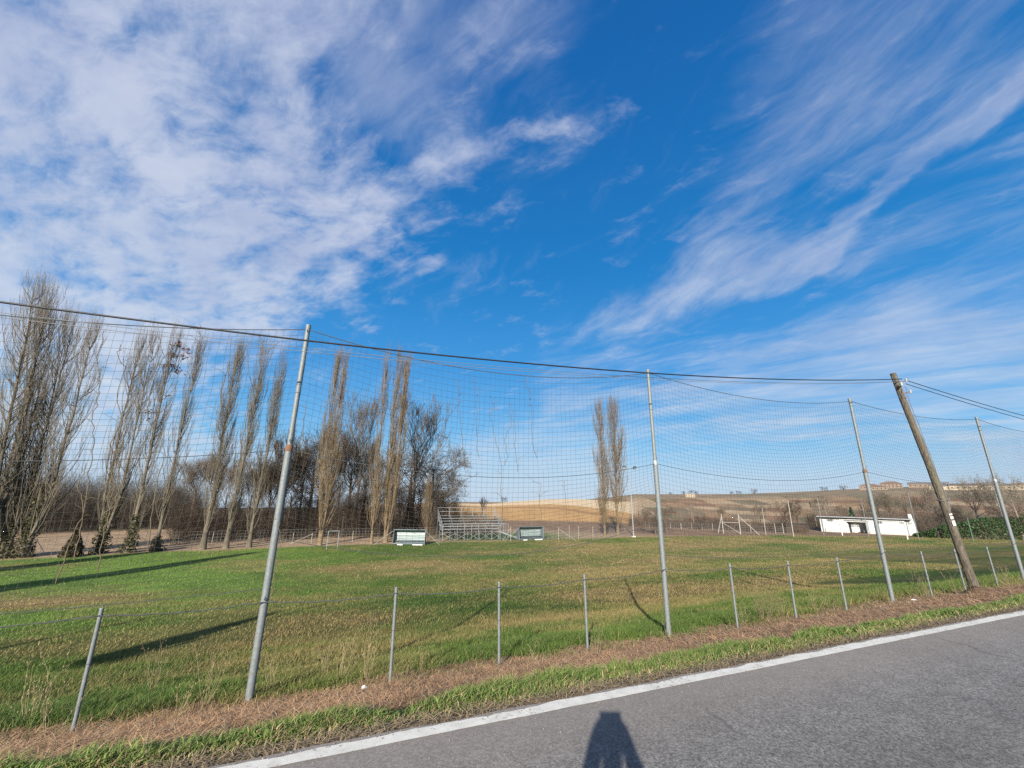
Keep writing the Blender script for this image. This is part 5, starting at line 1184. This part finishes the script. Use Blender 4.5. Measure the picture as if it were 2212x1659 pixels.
S = rg.uniform(-3.5, 12, 9000); N = 3.44 + rg.beta(1.2, 3, 9000) * .5; n = len(S); parts.append(straw(S, N, .09 * rg.uniform(.3, 1.2, n), .005 * np.ones(n), np.array([.33, .25, .15]) * rg.uniform(.5, 1.4, (n, 1)), rg))
merge_blades('cut_straw', parts, 'brown layer of cut dry grass lying along the foot of the fence')
# grit along the tarmac edge
n_ = 1300; S = rg.uniform(-2.5, 16, n_); N = 3.40 + rg.normal(0, .05, n_) - (rg.random(n_) < .3) * rg.exponential(.25, n_); z_ = np.where(N < 3.4, .006, terrain(S, N) + .01)
z_ = np.where((N >= 3.24) & (N < 3.4), .010, z_); P_ = np.stack([S, N, z_], 1); w_ = rg.uniform(.0015, .004, n_)
V_, F_ = seg_arrays(P_ - np.array([0, 0, .5]) * w_[:, None], P_ + np.array([0, 0, .9]) * w_[:, None], w_, w_ * .55, sides=5)
tag(link('grit', np_mesh('grit', V_, F_, col=np.repeat(np.array([.26, .22, .18]) * rg.uniform(.4, 1.5, (n_, 1)), 10, axis=0)), M['brush']), 'loose grit gathered along the edge of the tarmac', kind='stuff')
# dry weeds standing
def weed(P, H, label, n, seed, lean=.12, spread=.12, col=(.27, .215, .125), heads=True, group='dry weeds standing along the fence', name='dry_weed'):
    g_ = np.random.default_rng(seed); segs = []; k = 6
    for i in range(n):
        h = H * g_.uniform(.45, 1.0); u = np.linspace(0, 1, k)[:, None]; d = g_.normal(0, lean, 3) * [1, 1, 0]; o_ = g_.normal(0, spread, 3) * [1, 1, 0]; bend = g_.normal(0, .16, 3) * [1, 1, 0]
        c = o_ * u ** .5 + np.array([0, 0, h]) * u + d * h * u + bend * h * u ** 3 + g_.normal(0, .006, (k, 3)) * (u > 0); segs.append((c[:-1], c[1:], np.linspace(.0030, .0018, k - 1), np.linspace(.0026, .0014, k - 1)))
        for j in range(g_.integers(2, 6)):
            t = g_.uniform(.35, 1); p = np.array([np.interp(t, u[:, 0], c[:, q]) for q in range(3)]); a = g_.uniform(0, 6.28); l = h * g_.uniform(.06, .16)
            e = p + np.array([math.cos(a) * l * .6, math.sin(a) * l * .6, l * g_.uniform(-.2, .8)]); segs.append((p[None], e[None], np.array([.0016]), np.array([.001])))
            if heads: e2 = e + [0, 0, .02]; segs.append((e[None], e2[None], np.array([.005]), np.array([.003])))
    V, F = seg_arrays(*cat_segs(segs)); o = link(name, np_mesh(name, V, F, col=np.array(col) * g_.uniform(.8, 1.2)), M['brush']); o.location = (P[0], P[1], zat(P[0], P[1])); tag(o, label, 'weed', group); return o
for i, (px, py, pt, n, lb) in enumerate([(1648, 1345, 1255, 22, 'tall pale dry weeds between the first two posts right of the middle net pole'), (1662, 1340, 1230, 10, 'tallest thin dry weeds beside the pale clump right of the middle net pole'), (1690, 1340, 1275, 9, 'dry weeds just left of the second post right of the middle net pole'),
      (1605, 1352, 1300, 9, 'low dry weeds right beside the first post after the middle net pole'), (2000, 1295, 1235, 16, 'brown dry bush between the net pole and the litter'), (1975, 1280, 1200, 12, 'tall feathery brown weed right of the net pole by the white building'),
      (1760, 1320, 1270, 10, 'small dry weeds between the second and third post'), (2075, 1290, 1220, 12, 'dry weeds at the foot of the leaning wooden pole'), (2185, 1268, 1215, 20, 'brown dry clump right of the last short post'), (1800, 1325, 1285, 7, 'short dry weeds left of the third post'),
      (735, 1475, 1345, 13, 'pale dry grass stalks right of the thick net pole'), (700, 1468, 1370, 9, 'thin bent stalks nearest the thick net pole on its right'), (790, 1475, 1310, 7, 'long thin curved stalks left of the second short post'), (905, 1460, 1380, 7, 'few short stalks right of the second short post'),
      (1290, 1420, 1340, 5, 'single dry stalks right of the post left of the middle net pole'), (1150, 1440, 1375, 5, 'few dry stalks between the upright post and the next one'), (440, 1530, 1400, 9, 'curved dry stalks left of the thick net pole'), (330, 1500, 1390, 8, 'thin dry stalks between the leaning post and the thick net pole'),
      (60, 1570, 1430, 10, 'tangled dry stalks at the left edge before the leaning post'), (100, 1600, 1440, 6, 'long bent dry stalks just left of the leaning post foot'), (375, 1560, 1480, 7, 'low arched stalks at the straw edge near the camera'), (590, 1495, 1400, 6, 'few stalks close right of the thick net pole foot'),
      (870, 1475, 1425, 6, 'short stalks at the foot of the second short post'), (1440, 1385, 1340, 6, 'few short stalks behind the foot of the middle net pole')]):
    P = G(px, py); T = at_dist(px, pt, math.hypot(P.x, P.y)); weed(P, max(.15, (T.z - P.z) * 1.05), lb, n, 300 + i, spread=.10 if n < 12 else .2)
# litter, stones, pole foot
def crumple(px, py, size, label, seed, m='litter', flat=.5, name='paper_litter', cat='litter'):
    g_ = np.random.default_rng(seed); P = G(px, py); bm = bmesh.new(); bmesh.ops.create_icosphere(bm, subdivisions=2, radius=size)
    for v in bm.verts: v.co *= 1 + g_.uniform(-.4, .35); v.co.z *= flat
    me = bpy.data.meshes.new(name); bm.to_mesh(me); bm.free(); o = link(name, me, M[m]); o.location = (P.x, P.y, zat(P.x, P.y) + size * flat * .6); tag(o, label, cat, 'white scraps lying along the fence' if m == 'litter' else None); return o
crumple(786, 1492, .045, 'crumpled white paper scrap lying on the straw left of the second short post', 1, flat=.8)
crumple(797, 1496, .022, 'tiny white scrap right beside the crumpled paper', 2)
crumple(1976, 1298, .07, 'larger white scrap lying on the straw right of a net pole', 3, flat=.35)
crumple(1964, 1302, .03, 'small pinkish scrap left of the larger white one', 4)
crumple(1985, 1303, .04, 'flat white scrap right of the larger white one', 5, flat=.3)
P = G(2092, 1289)
def mound():
    g_ = np.random.default_rng(9); n = 30; V = []; F = []
    k = 14; R_ = [.0, .12, .24, .34, .42]; Hh = [.20, .19, .13, .05, -.05]; V.append((0, 0, .2))
    for j in range(1, 5):
        for i in range(k): a = 6.283 * i / k; rr = R_[j] * g_.uniform(.85, 1.15); V.append((math.cos(a) * rr, math.sin(a) * rr * .8, Hh[j] + g_.uniform(-.02, .02)))
    for i in range(k): F.append((0, 1 + i, 1 + (i + 1) % k))
    for j in range(3):
        for i in range(k): a = 1 + j * k + i; b = 1 + j * k + (i + 1) % k; F.append((a, a + k, b + k, b))
    o = MB().add(V, F, True).build('earth_mound', M['brown_dirt']); o.location = (WB.x - .22, WB.y - .12, zat(WB.x - .2, WB.y)); tag(o, 'dark brown clod of earth at the foot of the leaning wooden pole', 'mound')
mound()
# road-side leaves on asphalt
for i, (px, py) in enumerate([(1432, 1664 - 110), (1610, 1500), (1700, 1400)]): pass

# ------------------------------------------------------------------ photographer (casts the shadow on the road)
def skin_body(name, verts, edges, radii, m, parent, root=0, sub=2):
    me = bpy.data.meshes.new(name); me.from_pydata(verts, edges, []); o = link(name, me, m, parent)
    sk = o.modifiers.new('skin', 'SKIN'); sk.use_smooth_shade = True
    for i, r_ in enumerate(radii): me.skin_vertices[0].data[i].radius = (r_, r_) if not isinstance(r_, tuple) else r_; me.skin_vertices[0].data[i].use_root = (i == root)
    o.modifiers.new('sub', 'SUBSURF').levels = 1; o.modifiers['sub'].render_levels = sub; return o
def photographer():
    fw = Vector((-to_sun.x, -to_sun.y, 0)).normalized(); rt = Vector((fw.y, -fw.x, 0))
    O = Vector((0, 0, 0)) - fw * .50
    r = empty('person', O, 'person in dark jacket standing on the road holding a phone up with both hands', 'person')
    def W_(x, y, z): return rt * x + fw * y + Vector((0, 0, z - .045 * min(1, max(0, (1.9 - z * 1.0))) if y < .3 else z))
    V = []; E = []; R_ = []
    def add(p, rad, prev=None):
        V.append(W_(*p)); R_.append(rad); 
        if prev is not None: E.append((prev, len(V) - 1))
        return len(V) - 1
    pel = add((0, 0, .92), (.15, .11)); waist = add((0, .01, 1.08), (.13, .10), pel); ch = add((0, .0, 1.30), (.155, .11), waist); nk0 = add((0, .02, 1.42), (.08, .07), ch); nk = add((0, .04, 1.50), (.055, .055), nk0)
    hd = add((0, .09, 1.575), (.078, .09), nk); hd2 = add((0, .10, 1.66), (.07, .085), hd)
    for sx in (-1, 1):
        sh = add((.18 * sx, .0, 1.38), .080, ch); el = add((.225 if sx > 0 else -.165, .22, 1.20), .080, sh); wr = add((.105 * sx, .40, 1.46), .048, el); pa = add((.095 * sx, .455, 1.535), (.036, .022), wr)
        base = V[pa]
        for k, (fl, dx) in enumerate(((.055, .0), (.06, .008), (.055, .016), (.045, .024))):
            a = add((.088 * sx + .0, .475 + .004 * k, 1.555 - .018 * k), .0095, pa); b = add((.070 * sx, .480, 1.562 - .018 * k), .0085, a); add((.050 * sx, .474, 1.560 - .018 * k), .0075, b)
        a = add((.085 * sx, .440, 1.56), .011, pa); add((.062 * sx, .452, 1.585), .009, a)
        hp = add((.10 * sx, 0, .86), .10, pel); kn = add((.12 * sx, .02, .48), .062, hp); an = add((.13 * sx, -.02, .09), .042, kn); add((.15 * sx, .13, .04), (.045, .03), an)
    skin_body('body', V, E, R_, M['jacket'], r)
    bm = bmesh.new(); bmesh.ops.create_uvsphere(bm, u_segments=20, v_segments=14, radius=1)
    c = W_(0, .075, 1.665)
    for v in bm.verts: v.co = Vector((v.co.x * .10, v.co.y * .115, v.co.z * .098)); v.co = rt * v.co.x + fw * v.co.y + Vector((0, 0, v.co.z)) + c
    bmesh.ops.delete(bm, geom=[v for v in bm.verts if v.co.z < 1.63 and (v.co - c).dot(fw) > -.02], context='VERTS')
    me = bpy.data.meshes.new('hair'); bm.to_mesh(me); bm.free(); link('hair', me, M['hair'], r)
    ph = MB(); ph.box((0, 0, 0), (.162, .009, .076)); o = ph.build('phone', M['phone_body'], None, .003); o.location = -fw * .014 + Vector((0, 0, 1.575)); o.rotation_euler = (PITCH * .0, 0, -YAW)
    tag(o, 'dark phone held upright in the photographer\'s hands', 'phone')
photographer()
# trees behind the camera whose long shadows cross the pitch
gz = 'tall dark conifers on the other side of the road'
conifer((-47, -12, zat(-47, -12)), 27, 3.6, 'tall dark conifer behind the camera, nearer one of the pair', n=5000, trunk=.3, base=.03, group=gz)
conifer((-58, -12, zat(-58, -12)), 30, 3.8, 'tall dark conifer behind the camera, farther one of the pair', n=5000, trunk=.3, base=.03, group=gz)
conifer((-19.3, -6, zat(-19.3, -6)), 10.7, .55, 'slender conifer added unseen behind the camera to cast a narrow shadow on the pitch', n=2600, trunk=.04, base=.81, group=gz)  # made-up unseen tree, crown shaped to throw the short spindle shadow at left
